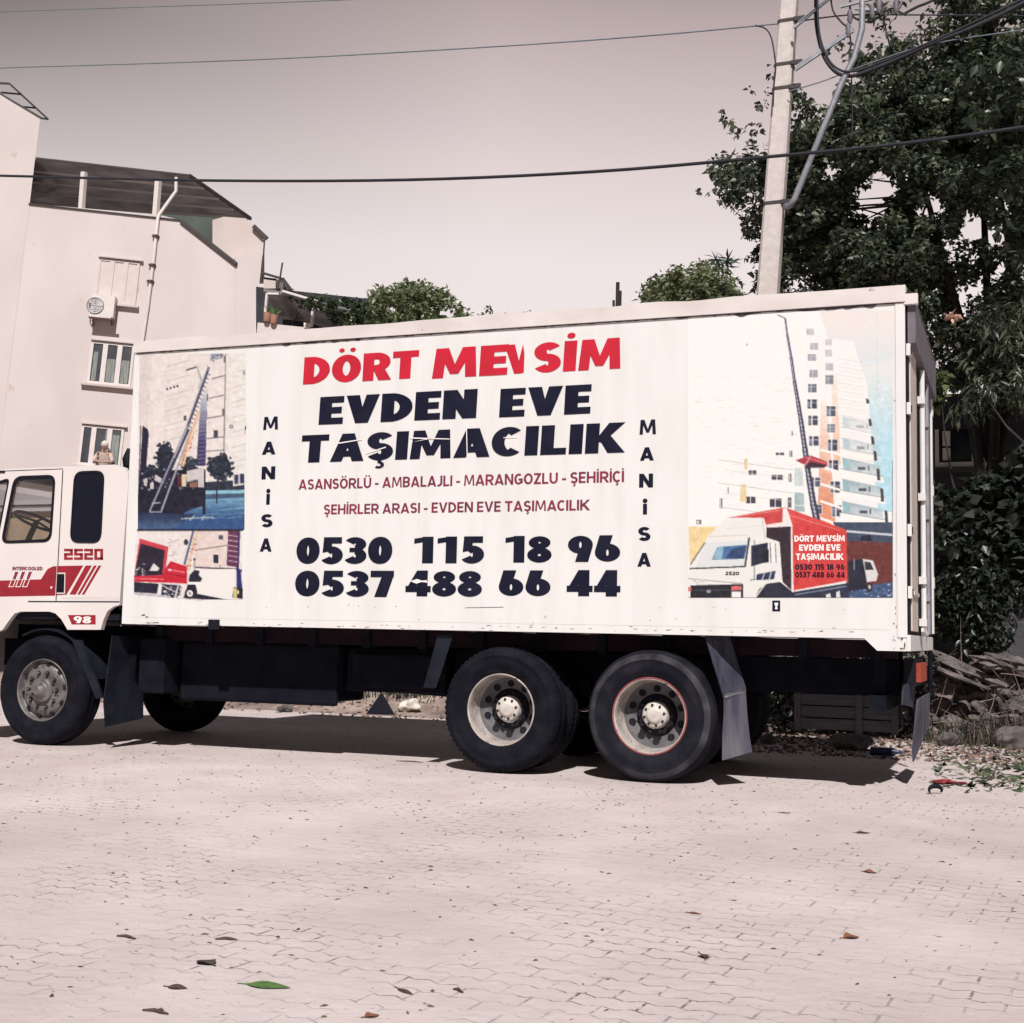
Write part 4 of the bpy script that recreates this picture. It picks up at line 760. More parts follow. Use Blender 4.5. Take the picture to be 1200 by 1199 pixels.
sh.poly([(897,690),(928,694),(995,683),(995,702),(897,702)], (42,46,68)); sh.poly([(968,697),(973,695),(974,702),(968,702)], (226,224,224)); sh.poly([(980,694),(984,692),(985,702),(980,702)], (226,224,224)); sh.line((932,697),(992,687), 1.6, (120,126,146))
CB = (238,234,229)
sh.poly([(805,688),(808,664),(826,636),(829,629),(850,609),(893,606.5),(897,632),(913,635),(916,681),(898,683.5),(884,702),(806,702)], CB); sh.line((829,629),(878,627), .9, (210,204,200)); sh.line((893,607),(897,632), .8, (170,166,168)); sh.line((850,620),(893,616), .6, (222,216,212))
sh.poly([(815,666),(826,636),(877,633.5),(873.5,664)], (226,226,226)); sh.poly([(834,656),(841,641),(875,638.5),(871.5,655)], (78,116,164)); sh.poly([(850,654),(858,643),(875,640),(872,655)], (52,72,112)); sh.poly([(835,655),(842,641),(848,641),(846,655)], (150,185,205)); sh.line((808,666.5),(873.5,664), 1.5, (24,24,34)); sh.line((809,662),(826,636), 1.2, (60,58,66)); sh.line((878,630),(873,664), 2.2, (52,54,70)); sh.line((884,633),(884,680), 1.0, (60,60,74)); sh.line((879,680),(885,679), .9, (60,60,74))
sh.poly([(880.5,639.5),(899.5,636),(900.5,658),(880.5,664)], (38,40,58)); sh.poly([(893,645),(901,644),(901,659),(893,660)], (28,28,40)); sh.poly([(902.5,636),(908.5,637),(909.5,659.5),(903.5,659.5)], (245,242,238)); sh.line((902.5,636),(903.5,659.5), .9, (60,62,78)); sh.line((908.5,637),(909.5,659.5), .9, (90,92,104)); sh.poly([(886,680),(887,673),(909,669),(907,679)], (44,50,86)); sh.line((893,680),(896,671), 1.0, CB); sh.line((901,680),(904,670), 1.0, CB)
sh.line((806,678),(870,684), .8, (150,146,148)); sh.poly([(809,686),(871,684.5),(871,702),(809,702)], (34,34,44)); sh.line((809,692),(871,691), .8, (84,84,92)); sh.oval(830.5,693,2.6,2,(150,150,156)); sh.poly([(805,688),(810,688),(810,693),(805,693)], (208,110,104)); sh.poly([(857,687),(869,686.5),(869,691.5),(857,692)], (214,110,104)); sh.rect(863,697,11,7,(244,240,236)); sh.poly([(884,702),(890,690),(899,684),(914,682),(928,693),(928,702)], (40,40,56)); sh.line((884,702),(897,684), 1.6, (235,232,228))
sh.oval(822,681,4,2.4,(215,212,210)); sh.line((812,679),(818,684), .8, (150,150,150)); sh.line((804.6,701.4),(1046.5,701.4), 1.2, (40,44,60)); sh.line((1046.2,540),(1046.2,701), .9, (90,100,116))
sh.build('side_print', box, keep=[(806,364),(1046.8,364),(1046.8,701.5),(806.5,701.5)])
mb = MB()
word(mb, 'DÖRT MEVSİM', 931, 635, 990, 627.3, y=-.0042, wx=.3, wy=.22, dy=.0001); word(mb, 'EVDEN EVE', 936.5, 645.5, 985, 638, y=-.0042, wx=.3, wy=.22, dy=.0001); word(mb, 'TAŞIMACILIK', 932.8, 656.2, 988.5, 648.6, y=-.0042, wx=.3, wy=.22, dy=.0001)
mb.build('print_lettering', M['white'], box)
mb = MB()
word(mb, '0530 115 18 96', 932, 667.8, 990, 661.2, y=-.0042, wx=.28, wy=.2, dy=.0001); word(mb, '0537 488 66 44', 932, 676.8, 990, 670.2, y=-.0042, wx=.28, wy=.2, dy=.0001); word(mb, '2520', 850, 674, 866.5, 670, y=-.0042, wx=.22, wy=.2, dy=.0001)
mb.build('print_lettering', M['navy'], box)
mb = MB(); pxpoly(mb, [(905,703.8),(914.3,703.8),(914.3,716.5),(905,716.5)], -.0024, 0); pxpoly(mb, [(907.6,706.4),(911.8,706.4),(911.8,709),(910.6,710),(911.4,714),(908,714),(908.9,710),(907.6,709)], -.0028, 1)
mb.build('emblem_sticker', [M['navy'], M['white']], box)
mb = MB(); mb.box(-6.08, -5.96, -.012, .0, BZ0-.035, BZ0+.055); mb.build('side_marker', M['black'], box, bevel=.01)

# ------------------------------------------------------------------ the cab
CY = .02
def cp(u, v): p = S(u, v, CY); return (p[0], p[2])
out = [cp(79,738), cp(118,738), cp(121,727), cp(126,716), cp(133,711), cp(140,709), (-7.085,1.40), (-7.052,2.50), (-7.06,2.58), (-7.11,2.645), (-7.22,2.675), (-8.5,2.668), (-8.95,2.63), (-9.06,2.52), (-9.36,1.62), (-9.40,1.40), (-9.40,.62), (-8.62,.62), (-8.62,1.04), cp(3,738), cp(10,728), cp(17,719), cp(24,716.8), cp(58,716.8), cp(65,719), cp(72,726)]
def rnd(poly, r, n=5):                               # round the corners of a polygon
    P = [np.array(p, float) for p in poly]; o = []
    for i, p in enumerate(P):
        a, b_ = P[i-1]-p, P[(i+1)%len(P)]-p; la, lb = np.linalg.norm(a), np.linalg.norm(b_); k = min(r, la*.45, lb*.45); s_, e_ = p+a/la*k, p+b_/lb*k
        for j in range(n+1): t_ = j/n; o.append((1-t_)**2*s_+2*t_*(1-t_)*p+t_*t_*e_)
    return o
win_d = rnd([cp(2,636), cp(17.5,559.5), cp(64.5,557.5), cp(59.5,634)], .09)
win_v = rnd([(-8.93,1.86), (-8.74,2.50), cp(11,561), cp(-3.5,636)], .06)
win_q = rnd([cp(83.5,633.5), cp(88.5,555), cp(121.5,554), cp(117.5,634)], .09)
y3 = lambda poly, y: [(float(p[0]), y, float(p[1])) for p in poly]
mb = MB()
for ya, yb in ((CY, CY+.05), (BW-CY-.05, BW-CY)): mb.holed(y3(out, ya), [y3(win_d, ya), y3(win_v, ya)], (0, yb-ya, 0), 0)
mb.box(-8.55, -7.2, CY+.05, BW-CY-.05, 2.60, 2.66, 1); mb.box(-7.13, -7.09, CY+.05, BW-CY-.05, 1.30, 2.58, 1); mb.box(-9.36, -7.12, CY+.05, BW-CY-.05, 1.20, 1.26, 1)
mb.box(-9.39, -9.33, CY+.05, BW-CY-.05, .64, 1.62, 0); mb.box(-8.93, -8.5, CY+.05, BW-CY-.05, 2.57, 2.63, 0)
mb.box(-9.28, -8.75, .12, 2.42, 1.30, 1.66, 1)       # dash
for y in (.35, 1.65): mb.box(-8.05, -7.55, y, y+.55, 1.26, 1.62, 1); mb.box(-7.62, -7.48, y, y+.55, 1.60, 2.22, 1)
cab = mb.build('cab', [M['cabpaint'], M['black']], truck)
for p, y in ((win_d, CY+.025), (win_v, CY+.025), (win_d, BW-CY-.025), (win_v, BW-CY-.025)): mb = MB(); mb.add(y3(p, y), [tuple(range(len(p)))]); mb.build('side_window', M['glass'], cab)
mb = MB()
for p in (win_d, win_v):
    ctr = np.mean(p, 0); q = [ctr+(np.array(a)-ctr)*(1+.012/np.linalg.norm(np.array(a)-ctr)) for a in p]; q2 = [ctr+(np.array(a)-ctr)*(1-.022/np.linalg.norm(np.array(a)-ctr)) for a in p]
    mb.holed(y3(q, CY-.006), [y3(q2, CY-.006)], (0,.014,0))
ctr = np.mean(win_q, 0); q = [ctr+(np.array(a)-ctr)*(1+.022/np.linalg.norm(np.array(a)-ctr)) for a in win_q]; mb.holed(y3(q, CY-.008), [y3(win_q, CY-.008)], (0,.008,0))
mb.build('window_gasket', M['black'], cab)
mb = MB(); mb.loft(y3(win_q, CY-.003), y3(win_q, CY+.0))
mb.build('rear_quarter_window', M['glassdark'], cab)
mb = MB(); mb.add([(-9.355,.08,1.64),(-9.355,2.47,1.64),(-9.06,2.47,2.53),(-9.06,.08,2.53)], [(0,1,2,3)]); mb.build('windscreen', M['glass'], cab)
mb = MB()                                            # gaps round the door
a, b_ = S(74,551,CY), S(66,704,CY); mb.bar((a[0], CY-.0005, a[2]), (b_[0], CY-.0005, b_[2]), .004, .016)
a, b_ = S(33,705,CY), S(140,705.3,CY); mb.bar((a[0], CY-.0005, a[2]), (b_[0], CY-.0005, b_[2]), .004, .011)
a, b_ = S(-20,553,CY), S(74,549.5,CY); mb.bar((a[0], CY-.0005, a[2]), (b_[0], CY-.0005, b_[2]), .004, .006)
a, b_ = S(-2,553,CY), S(6,553,CY); mb.bar((a[0], CY-.003, a[2]), (b_[0], CY-.003, b_[2]), .01, .022)
mb.build('door_gap', M['black'], cab)
mb = MB(); pxpoly(mb, [(72,702.4),(139,702.4),(139,699.4),(72,699.4)], CY-.0006); mb.build('sill_strip', M['railpaint'], cab)
Y1 = CY-.0018
mb = MB()
pxpoly(mb, [(-16,681),(48,679),(55.5,667),(62,663.8),(66.6,663.4),(64.6,698),(-16,699.5)], Y1)
pxpoly(mb, [(67.8,663.4),(97.5,662.8),(77.8,697),(66,697.6)], Y1)
pxpoly(mb, [(100.3,662.8),(107.6,662.8),(88.6,696.8),(81.4,696.8)], Y1); pxpoly(mb, [(110,662.8),(113.4,662.8),(93.6,696.8),(90.6,696.8)], Y1); pxpoly(mb, [(115.4,662.8),(118.8,662.8),(98.8,696.8),(95.8,696.8)], Y1)
pxpoly(mb, [(79.5,720.8),(112,720.8),(112,731.8),(84,731.8)], Y1)
mb.build('stripe_decal', M['darkred'], cab)
mb = MB()                                            # squared numerals
def seg(u0, v0, u1, v1): pxpoly(mb, [(u0,v0),(u1,v0),(u1,v1),(u0,v1)], Y1-.0002*(len(mb.f)%3))
for u, d_ in ((75,'2'),(86.8,'5'),(98.6,'2'),(110.4,'0')):
    for v in (643.2, 648.2, 653.2):
        if not (d_ == '0' and v == 648.2): seg(u, v, u+10.4, v+2.9)
    if d_ in '20': seg(u+7, 643.2, u+10.4, 650.5)
    if d_ in '50': seg(u, 643.2, u+3.4, 650.5)
    if d_ in '50': seg(u+7, 648.5, u+10.4, 656.1)
    if d_ in '20': seg(u, 648.5, u+3.4, 656.1)
mb.build('lettering', M['darkred'], cab)
mb = MB(); letters(mb, '98', S(86,730,Y1)[0], S(107,730,Y1)[0], S(96,730.4,Y1)[2], S(96,722.2,Y1)[2], y=Y1-.001, wx=.34, wy=.22)
for u in (17, 25, 33):                               # slanted three bar badge on the stripe
    for du, w_ in ((0,.9),(5.0,.9)): pxpoly(mb, [(u+du,669.5),(u+du+w_,669.5),(u+du-7.2+w_,688),(u+du-7.2,688)], Y1-.0012)
    pxpoly(mb, [(u-7.2,687.2),(u-1.5,687.2),(u-1.5,688),(u-7.2,688)], Y1-.0016)
mb.build('lettering', M['white'], cab)
mb = MB(); letters(mb, 'INTERCOOLED', S(14.5,668,Y1)[0], S(50,668,Y1)[0], S(30,668.2,Y1)[2], S(30,664.2,Y1)[2], y=Y1-.001, wx=.26, wy=.2)
for u in (17.9, 25.9, 33.9): pxpoly(mb, [(u,670.2),(u+3.9,670.2),(u+1.0,678.8),(u-2.9,678.8)], Y1-.0004)
mb.build('lettering', M['maroon'], cab)
mb = MB(); pxpoly(mb, [(66.4,671.2),(76.6,671.2),(76.0,696),(65.6,696)], CY-.004, 1, .004); pxpoly(mb, [(67.2,672.6),(75.4,672.6),(74.8,694.4),(66.4,694.4)], CY-.006, 0, .003); pxpoly(mb, [(68.4,677),(73.6,677),(73.2,691),(68,691)], CY-.014, 0, .008); mb.disc(cp(60.5,688.6), .012, CY-.006, CY, 12, 1)
mb.build('door_handle', [M['black'], M['railpaint']], cab)
mb = MB()
c0 = S(43,611,.78); ax = np.array([.45, 0, .89]); u_ = np.array([0,1.,0]); v_ = np.cross(ax, u_)
mb.tube([c0+.23*(math.cos(t_)*u_+math.sin(t_)*v_) for t_ in np.linspace(0, 2*PI, 33)], .016, 8); mb.tube([c0, c0-ax*.4], .03, 8)
for t_ in (.5, PI-.5, 1.5*PI): mb.tube([c0, c0+.23*(math.cos(t_)*u_+math.sin(t_)*v_)], .012, 6)
mb.build('steering_wheel', M['black'], cab)
mb = MB(); mb.tube([(-8.45, 2.42, 1.62), (-8.45, 2.36, 2.0), (-8.38, 2.3, 2.06)], .02, 8); mb.box(-8.42, -8.32, 2.26, 2.36, 1.92, 2.10)
mb.build('cab_fan', M['black'], cab)
mb = MB(); pth = [S(149.2,700,.30), S(150.2,560,.30), S(150.8,540,.30)]
mb.tube([pth[0], pth[1], pth[2]], .028, 10); mb.tube([pth[2]+np.array([0,0,-.06]), pth[2]+np.array([-.01,0,.02]), pth[2]+np.array([.0,0,.12])], [.05,.055,.02], 12)
mb.build('intake_pipe', M['black'], truck)
# mudguards and flaps
def plate(mb, pts, th, mi=0):                        # pts (u, v, y)
    p = [S(u, v, y) for u, v, y in pts]; n = np.cross(p[1]-p[0], p[2]-p[0]); n = n/np.linalg.norm(n)*th; mb.loft(p, [q+n for q in p], mi)
mb = MB(); arcp = [(-7.968+.59*math.cos(math.radians(a)), .522+.59*math.sin(math.radians(a))) for a in np.linspace(118, 12, 16)]
inn = [(-7.968+.575*math.cos(math.radians(a)), .522+.575*math.sin(math.radians(a))) for a in np.linspace(118, 12, 16)]
for i in range(15):
    A = [(arcp[i][0], .06, arcp[i][1]), (arcp[i+1][0], .06, arcp[i+1][1]), (inn[i+1][0], .06, inn[i+1][1]), (inn[i][0], .06, inn[i][1])]; mb.loft(A, [(x, .42, z) for x, y, z in A])
plate(mb, [(84,750,.05),(94.5,750,.05),(120,818,.05),(112,819,.05)], .03)
mb.build('front_mudguard', M['fender'], truck)
mb = MB(); plate(mb, [(122,822,.05),(132,745,.10),(168,745,.60),(168,842,.60),(124,852,.05)], .012); mb.build('mud_flap', M['fender'], truck)
mb = MB(); plate(mb, [(513,744,.06),(531,744,.06),(511,806,.06),(496,806,.06)], .012); mb.build('mud_flap', M['fender'], truck)
def strip(mb, L_, R_, th=.01, n=5, m=14):           # curved rubber sheet between two edges given as (u, v, y)
    def ev(E, t_):
        E = [S(*e) for e in E]; q_ = t_*(len(E)-1); i = min(int(q_), len(E)-2); return E[i]*(1-q_+i)+E[i+1]*(q_-i)
    P = [[ev(L_, j/m)*(1-i/n)+ev(R_, j/m)*(i/n) for i in range(n+1)] for j in range(m+1)]; w = n+1
    nn = np.cross(P[m][0]-P[0][0], P[0][n]-P[0][0]); nn = nn/np.linalg.norm(nn)*th
    fr = [p for r in P for p in r]; bk = [p+nn for p in fr]; k = len(fr)
    mb.add(fr+bk, [(j*w+i, j*w+i+1, (j+1)*w+i+1, (j+1)*w+i) for j in range(m) for i in range(n)]+[(k+j*w+i, k+(j+1)*w+i, k+(j+1)*w+i+1, k+j*w+i+1) for j in range(m) for i in range(n)], 0, True)
    mb.add(fr+bk, [(j*w, (j+1)*w, k+(j+1)*w, k+j*w) for j in range(m)]+[(j*w+n, k+j*w+n, k+(j+1)*w+n, (j+1)*w+n) for j in range(m)]+[(m*w+i, m*w+i+1, k+m*w+i+1, k+m*w+i) for i in range(n)])
mb = MB(); strip(mb, [(825,743,.05),(836,780,.05),(848,819,.05)], [(853,743,.30),(864,778,.30),(873.5,808,.30)])
mb.build('mudguard_plate', M['flap'], truck)
mb = MB(); g = [(848,813,.045),(872.5,806,.46),(875,838,.46),(878,866,.44),(880.5,881,.42),(862,886,.24),(846,891,.03),(846.5,862,.04),(848,838,.045)]
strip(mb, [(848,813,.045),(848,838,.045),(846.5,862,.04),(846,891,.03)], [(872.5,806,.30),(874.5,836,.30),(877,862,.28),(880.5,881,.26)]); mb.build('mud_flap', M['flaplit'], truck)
mb = MB()
for k in range(9): q = S(849.5+k*2.7, 816.3-k*.85, .05+k*.031)+np.array([.008,0,0]); mb.box(q[0]-.006, q[0]+.012, q[1]-.008, q[1]+.008, q[2]-.008, q[2]+.008)
mb.build('rivet_strip', M['steel'], truck)['kind'] = 'stuff'
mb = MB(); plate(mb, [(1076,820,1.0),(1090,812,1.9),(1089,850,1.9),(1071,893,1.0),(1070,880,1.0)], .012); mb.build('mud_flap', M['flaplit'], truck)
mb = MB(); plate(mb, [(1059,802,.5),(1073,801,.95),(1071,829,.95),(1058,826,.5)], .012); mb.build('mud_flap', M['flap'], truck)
# tail: bumper beam, lamps, wooden tool crate
mb = MB(); mb.box(-.30, -.18, .25, 2.3, .62, .74); 
for y in (.45, 2.05): mb.box(-.28, -.2, y, y+.07, .74, 1.07)
mb.tube([S(1090,762,2.1), S(1090.5,808,2.1)], .02, 8); mb.build('rear_bumper', M['chassis'], truck)
mb = MB(); a = S(1074.5,777,.85); z0_ = S(1075,799,.85)[2]; mb.box(-.08, .012, .70, 1.50, z0_-.03, a[2]+.03, 0)
for y in (.74, 1.0, 1.26): mb.box(.012, .05, y, y+.15, z0_, a[2], 1)
mb.build('tail_lamp', [M['black'], M['orange']], truck)
mb = MB()
zt_, zb_ = S(990,813,1.5)[2], S(990,856,1.5)[2]; h_ = (zt_-zb_)/3; xa, xb = S(931,830,1.5)[0], S(1052,830,1.5)[0]
for k in range(3): mb.box(xa, xb, 1.5, 1.53, zb_+k*h_, zb_+(k+1)*h_-.012)
for x in (xa, xa+(xb-xa)*.60, xb-.05): mb.box(x, x+.055, 1.475, 1.5, zb_-.02, zt_+.06)
mb.box(xa, xb, 1.53, 2.0, zb_, zb_+.02); mb.box(xa, xb, 1.98, 2.01, zb_, zt_)
for x in (xa+.02, xb-.05): mb.box(x, x+.04, 1.55, 1.6, zt_-.05, .8)
mb.build('tool_crate', M['wood'], truck)

# ------------------------------------------------------------------ concrete pole, brace and cables
PY = 7.4
b0 = S(898.5, 410, PY); b0[2] = .1
def pole_pt(v): # centre line of the pole in the street frame: plumb, so it leans a little there
    t_ = v; return S(900+ (345-t_)*.0725, t_, PY)
base = pole_pt(345); top = pole_pt(-150); dirp = (top-base)/np.linalg.norm(top-base); foot = base-dirp*((base[2]-.0)/dirp[2])
pole = empty('utility_pole', foot); tag(pole, 'tapered concrete utility pole standing behind the truck', 'pole')
mb = MB(); L_ = np.linalg.norm(top-foot); r0, r1 = .155, .105
ringf = lambda c, r: [c+np.array([sx*r, sy*r, 0]) for sx, sy in ((-1,-.75),(-.75,-1),(.75,-1),(1,-.75),(1,.75),(.75,1),(-.75,1),(-1,.75))]
mb.loft(ringf(foot-dirp*.4, r0*1.12), ringf(top, r1)); mb.build('shaft', M['concrete'], pole)
def ppr(v): c = pole_pt(v); k = np.linalg.norm(c-foot)/L_; return c, r0*1.1+(r1-r0*1.1)*k
for v in (28, 79, 107, 241):
    c, r = ppr(v); mb = MB(); mb.loft(ringf(c-dirp*.02, r*1.06), ringf(c+dirp*.025, r*1.06)); mb.box(c[0]+r*.9, c[0]+r+.14, c[1]-r*1.1, c[1]-r*.8, c[2]-.03, c[2]+.03)
    mb.build('clamp_band', M['darkline'], pole)
mb = MB(); pr = lambda u, v, y=PY-.25: S(u, v, y)
mb.tube([pr(919,242,PY-.05), pr(926,241), pr(931,234), pr(986,98), pr(1001,68), pr(1010,34), pr(1011,-30)], .042, 12); mb.build('brace_pipe', M['galv'], pole)
mb = MB()
for a, b_ in (((934,78),(1000,33)),((932,82),(1000,36)),((936,27),(985,-12)),((930,33),(972,-2)),((985,8),(1040,-6)),((1002,10),(1030,12))): mb.bar(pr(*a), pr(*b_), .035, .035)
mb.build('strut', M['galv'], pole)
mb = MB()
for u, v in ((996,20),(1030,8),(1022,14),(1050,8),(994,36)): 
    c = pr(u, v); mb = MB(); mb.tube([c-np.array([0,0,.09]), c-np.array([0,0,.03]), c, c+np.array([0,0,.05]), c+np.array([0,0,.10])], [.02,.04,.03,.04,.02], 12); mb.build('insulator', M['hood'], pole)
def cable(name, pts, r, m, label, n=40, cat='cable', group=None):
    P = np.array(pts); t_ = np.linspace(0, len(P)-1, n); out = []
    for q in t_:                                     # Catmull-Rom through the points
        i = min(int(q), len(P)-2); f = q-i; p0, p1, p2, p3 = P[max(i-1,0)], P[i], P[i+1], P[min(i+2,len(P)-1)]
        out.append(.5*((2*p1)+(-p0+p2)*f+(2*p0-5*p1+4*p2-p3)*f*f+(-p0+3*p1-3*p2+p3)*f**3))
    mb = MB(); mb.tube(out, r, 6); o = mb.build(name, m, org=out[0]); tag(o, label, cat, group); return o
q = lambda u, v, y=PY-.2: S(u, v, y)
cable('overhead_cable', [q(-900,150,9.4),q(-400,190,8.0),q(-160,203,7.0),q(0,206,6.6),q(230,211.5,6.2),q(470,211,5.8),q(700,201,5.6),q(920,182,5.4),q(1060,168,5.2),q(1200,149,5.0),q(1330,128,4.8),q(1700,60,4.2)], .021, M['cable'], 'thick black cable sagging right across in front of the pole', 60)
cable('overhead_cable', [q(-900,70,11),q(-150,82,9),q(20,79,8.6),q(300,70,8.2),q(560,56,7.8),q(760,42,7.5),q(921,27,PY)], .010, M['wirethin'], 'thin pale blue wire running from the left up to the pole top', 40)
cable('overhead_cable', [q(-900,40,12),q(-150,22,10),q(0,14,9.8),q(300,4,9.4),q(470,-3,9.0),q(760,-16,8.6),q(925,-40,7.6)], .009, M['wirethin'], 'faint thin wire along the very top left of the sky', 30)
cable('overhead_cable', [q(924,27,PY),q(990,18),q(1060,17.5),q(1130,18),q(1200,18.5),q(1300,19)], .010, M['cable'], 'thin dark wire from the pole across the top of the tree', 30)
cable('overhead_cable', [q(924,107),q(965,95),q(1020,74),q(1100,50),q(1240,30)], .008, M['wirethin'], 'thin grey wire rising from the lower pole band into the tree', 24)
cable('looped_cable', [q(957,-30),q(956,5),q(957,32),q(963,60),q(972,77),q(984,87),q(998,89),q(1015,84),q(1050,70),q(1095,50),q(1140,32),q(1200,3),q(1290,-50)], .026, M['cable'], 'heavy black cable hanging in a loop beside the pole top', 70)
cable('looped_cable', [q(959,-30,PY-.3),q(958,5,PY-.3),q(960,38,PY-.3),q(967,62,PY-.3),q(978,78,PY-.3),q(996,84,PY-.3),q(1030,74,PY-.3),q(1120,36,PY-.3),q(1290,-45,PY-.3)], .016, M['cable'], 'slimmer black cable following inside the heavy loop by the pole', 60)
cable('service_cable', [q(885,30),q(896,33),q(903,42),q(907,60),q(909,80),q(907,100),q(906,125)], .011, M['cable'], 'short black cable curling down the left of the pole', 30)
cable('service_cable', [q(973,-10),q(976,12),q(986,26),q(994,34),q(997,52),q(995,60)], .013, M['cable'], 'black cable dangling between the loop and the brace', 26)
cable('service_cable', [q(998,-10),q(996,8),q(1000,20),q(1018,26),q(1030,20),q(1044,10),q(1054,14),q(1062,18)], .015, M['cable'], 'black cable curling round the insulators on the brace', 30)
cable('service_cable', [q(998,90),q(998,110),q(999,130),q(999,160)], .010, M['cable'], 'thin black cable dropping from the bottom of the loop', 12)
cable('service_cable', [q(1060,16),q(1075,8),q(1090,2),q(1120,-14)], .018, M['cable'], 'stout black cable leaving upwards over the tree', 12)

# ------------------------------------------------------------------ the houses behind (true plumb: world frame)
def rayw(u, v): return RGn @ ray(u, v)
FD = 45.0; phi = math.radians(5)
fa = rgt*math.cos(phi)+fh*math.sin(phi); fn = fh*math.cos(phi)-rgt*math.sin(phi); FP = CW+fh*FD     # along the facade, into the facade
ZG = float((CW+fh*FD)[2]-CAMC[2]-3.2)            # street level there lies lower than the camera
def F(u, v, d=0.0): r = rayw(u, v); k = np.dot(FP+fn*d-CW, fn)/np.dot(r, fn); return CW+r*k
def drop(p, z): return np.array([p[0], p[1], z])
def wallslab(mb, pts, th, mi=0): mb.loft(pts, [p+fn*th for p in pts], mi)
def wbox(mb, p, q, d0, d1, mi=0):                    # box between two facade points (lower left, upper right), depth d0..d1
    a = np.dot(p-FP, fa); b_ = np.dot(q-FP, fa); c = [FP+fa*x+fn*y for x, y in ((a,d0),(b_,d0),(b_,d1),(a,d1))]; mb.loft([drop(k, p[2]) for k in c], [drop(k, q[2]) for k in c], mi)

blk = empty('apartment_building', drop(F(160,745), ZG), 'W'); tag(blk, 'white apartment building with grey roof canopy over its top terrace', 'building')
mb = MB(); xw = np.dot(F(47.5,140,-.01)-FP, fa)-.05; ew = FP+fa*xw; pts = [drop(ew, F(37,239)[2]), F(185,251.5), F(212,258), F(276,309), F(276,420), drop(F(276,420), ZG), drop(F(-30,420), ZG), F(33,420)]
pts = pts[:6]+[drop(ew, ZG)]; wallslab(mb, pts, .25); 
a, b_ = F(276.5,309), F(308,395); 
vr = fh*9-rgt*2.6; R4 = [F(276,300,.02), F(309,284,.02), drop(F(309,284,.02), ZG), drop(F(276,300,.02), ZG)]; mb.loft(R4, [p+vr for p in R4], 0)
R4 = [p+fn*.25 for p in [drop(ew, F(37,420)[2]), F(276,420), drop(F(276,420), ZG), drop(ew, ZG)]]; mb.loft(R4, [p+vr for p in R4], 0)
mb.build('wall', M['wall'], blk)
mb = MB(); wallslab(mb, [F(249,258,.9), F(262,254,.9), F(288,256,.9), F(300,267,.9), F(309,280,.9), F(309,330,.9), F(249,330,.9)], .3); mb.build('penthouse_wall', M['wall2'], blk)
mb = MB(); wallslab(mb, [F(-10,190,5.2), F(262,232,5.2), F(262,330,5.2), F(-10,330,5.2)], .2); mb.build('terrace_back_wall', M['greenwall'], blk)
def zplane(u, v, z): r = rayw(u, v); return CW+r*((z-CW[2])/r[2])
P1, P2 = F(-16,181), F(222,207.5); P3 = zplane(294,258,P2[2]-.25); P4 = P1+fn*5.2+np.array([0,0,-.05]); P4b = P2+fn*5.0
mb = MB(); ring = [P1, P2, P3, P4]; mb.loft(ring, [p+np.array([0,0,.07]) for p in ring], 0); mb.build('canopy_roof', M['roofsheet'], blk)
mb = MB()
for t_ in (.22, .46, .70, .92): mb.bar(P1*(1-t_)+P4*t_-np.array([0,0,.05]), P2*(1-t_)+P3*t_-np.array([0,0,.05]), .07, .07)
mb.build('canopy_purlin', M['frame'], blk)
mb = MB(); mb.bar(P2+np.array([0,0,.05]), P3+np.array([0,0,.05]), .06, .12); Pe = P1+(P2-P1)*((xw+.05-np.dot(P1-FP, fa))/np.dot(P2-P1, fa)); mb.bar(Pe+np.array([0,0,.06]), P2+np.array([0,0,.06]), .05, .06); mb.build('roof_edge', M['darkline'], blk)
for u, v0, v1, w_ in ((97,245,202,.16),(184,252,212,.17)):
    mb = MB(); mb.bar(F(u-1.5,v0,.1), F(u+1.6,v1,.1), w_, w_); mb.build('post', M['frame'], blk)
mb = MB(); mb.tube([F(206.5,208,.05), F(206.5,224,.05), F(205,226,.05), F(187,251,.0), F(185,256,-.06), F(180.5,300,-.06), F(173,360,-.06), F(164,420,-.06), drop(F(164,420,-.06), ZG+.3)], .06, 8); mb.build('downpipe', M['frame'], blk)
mb = MB()
for v in (277, 311, 330): p = F(185-(v-256)*.118, v, -.06); mb.box(p[0]-.09, p[0]+.09, p[1]-.09, p[1]+.09, p[2]-.04, p[2]+.04)
mb.build('pipe_clip', M['rust'], blk)
mb = MB(); mb.bar(F(212,258.5,-.04), F(277,309.5,-.04), .12, .12); mb.bar(F(297,265,.8), F(313,280,.8), .12, .14); mb.bar(drop(ew, F(37,239.5)[2])-fn*.03, F(212,258,-.03), .06, .03); mb.build('coping', M['darkline'], blk)
mb = MB(); mb.tube([F(310,281,.0), F(308,312,.0), F(306.5,330,.0)], .025, 6); mb.build('cable_run', M['darkline'], blk)
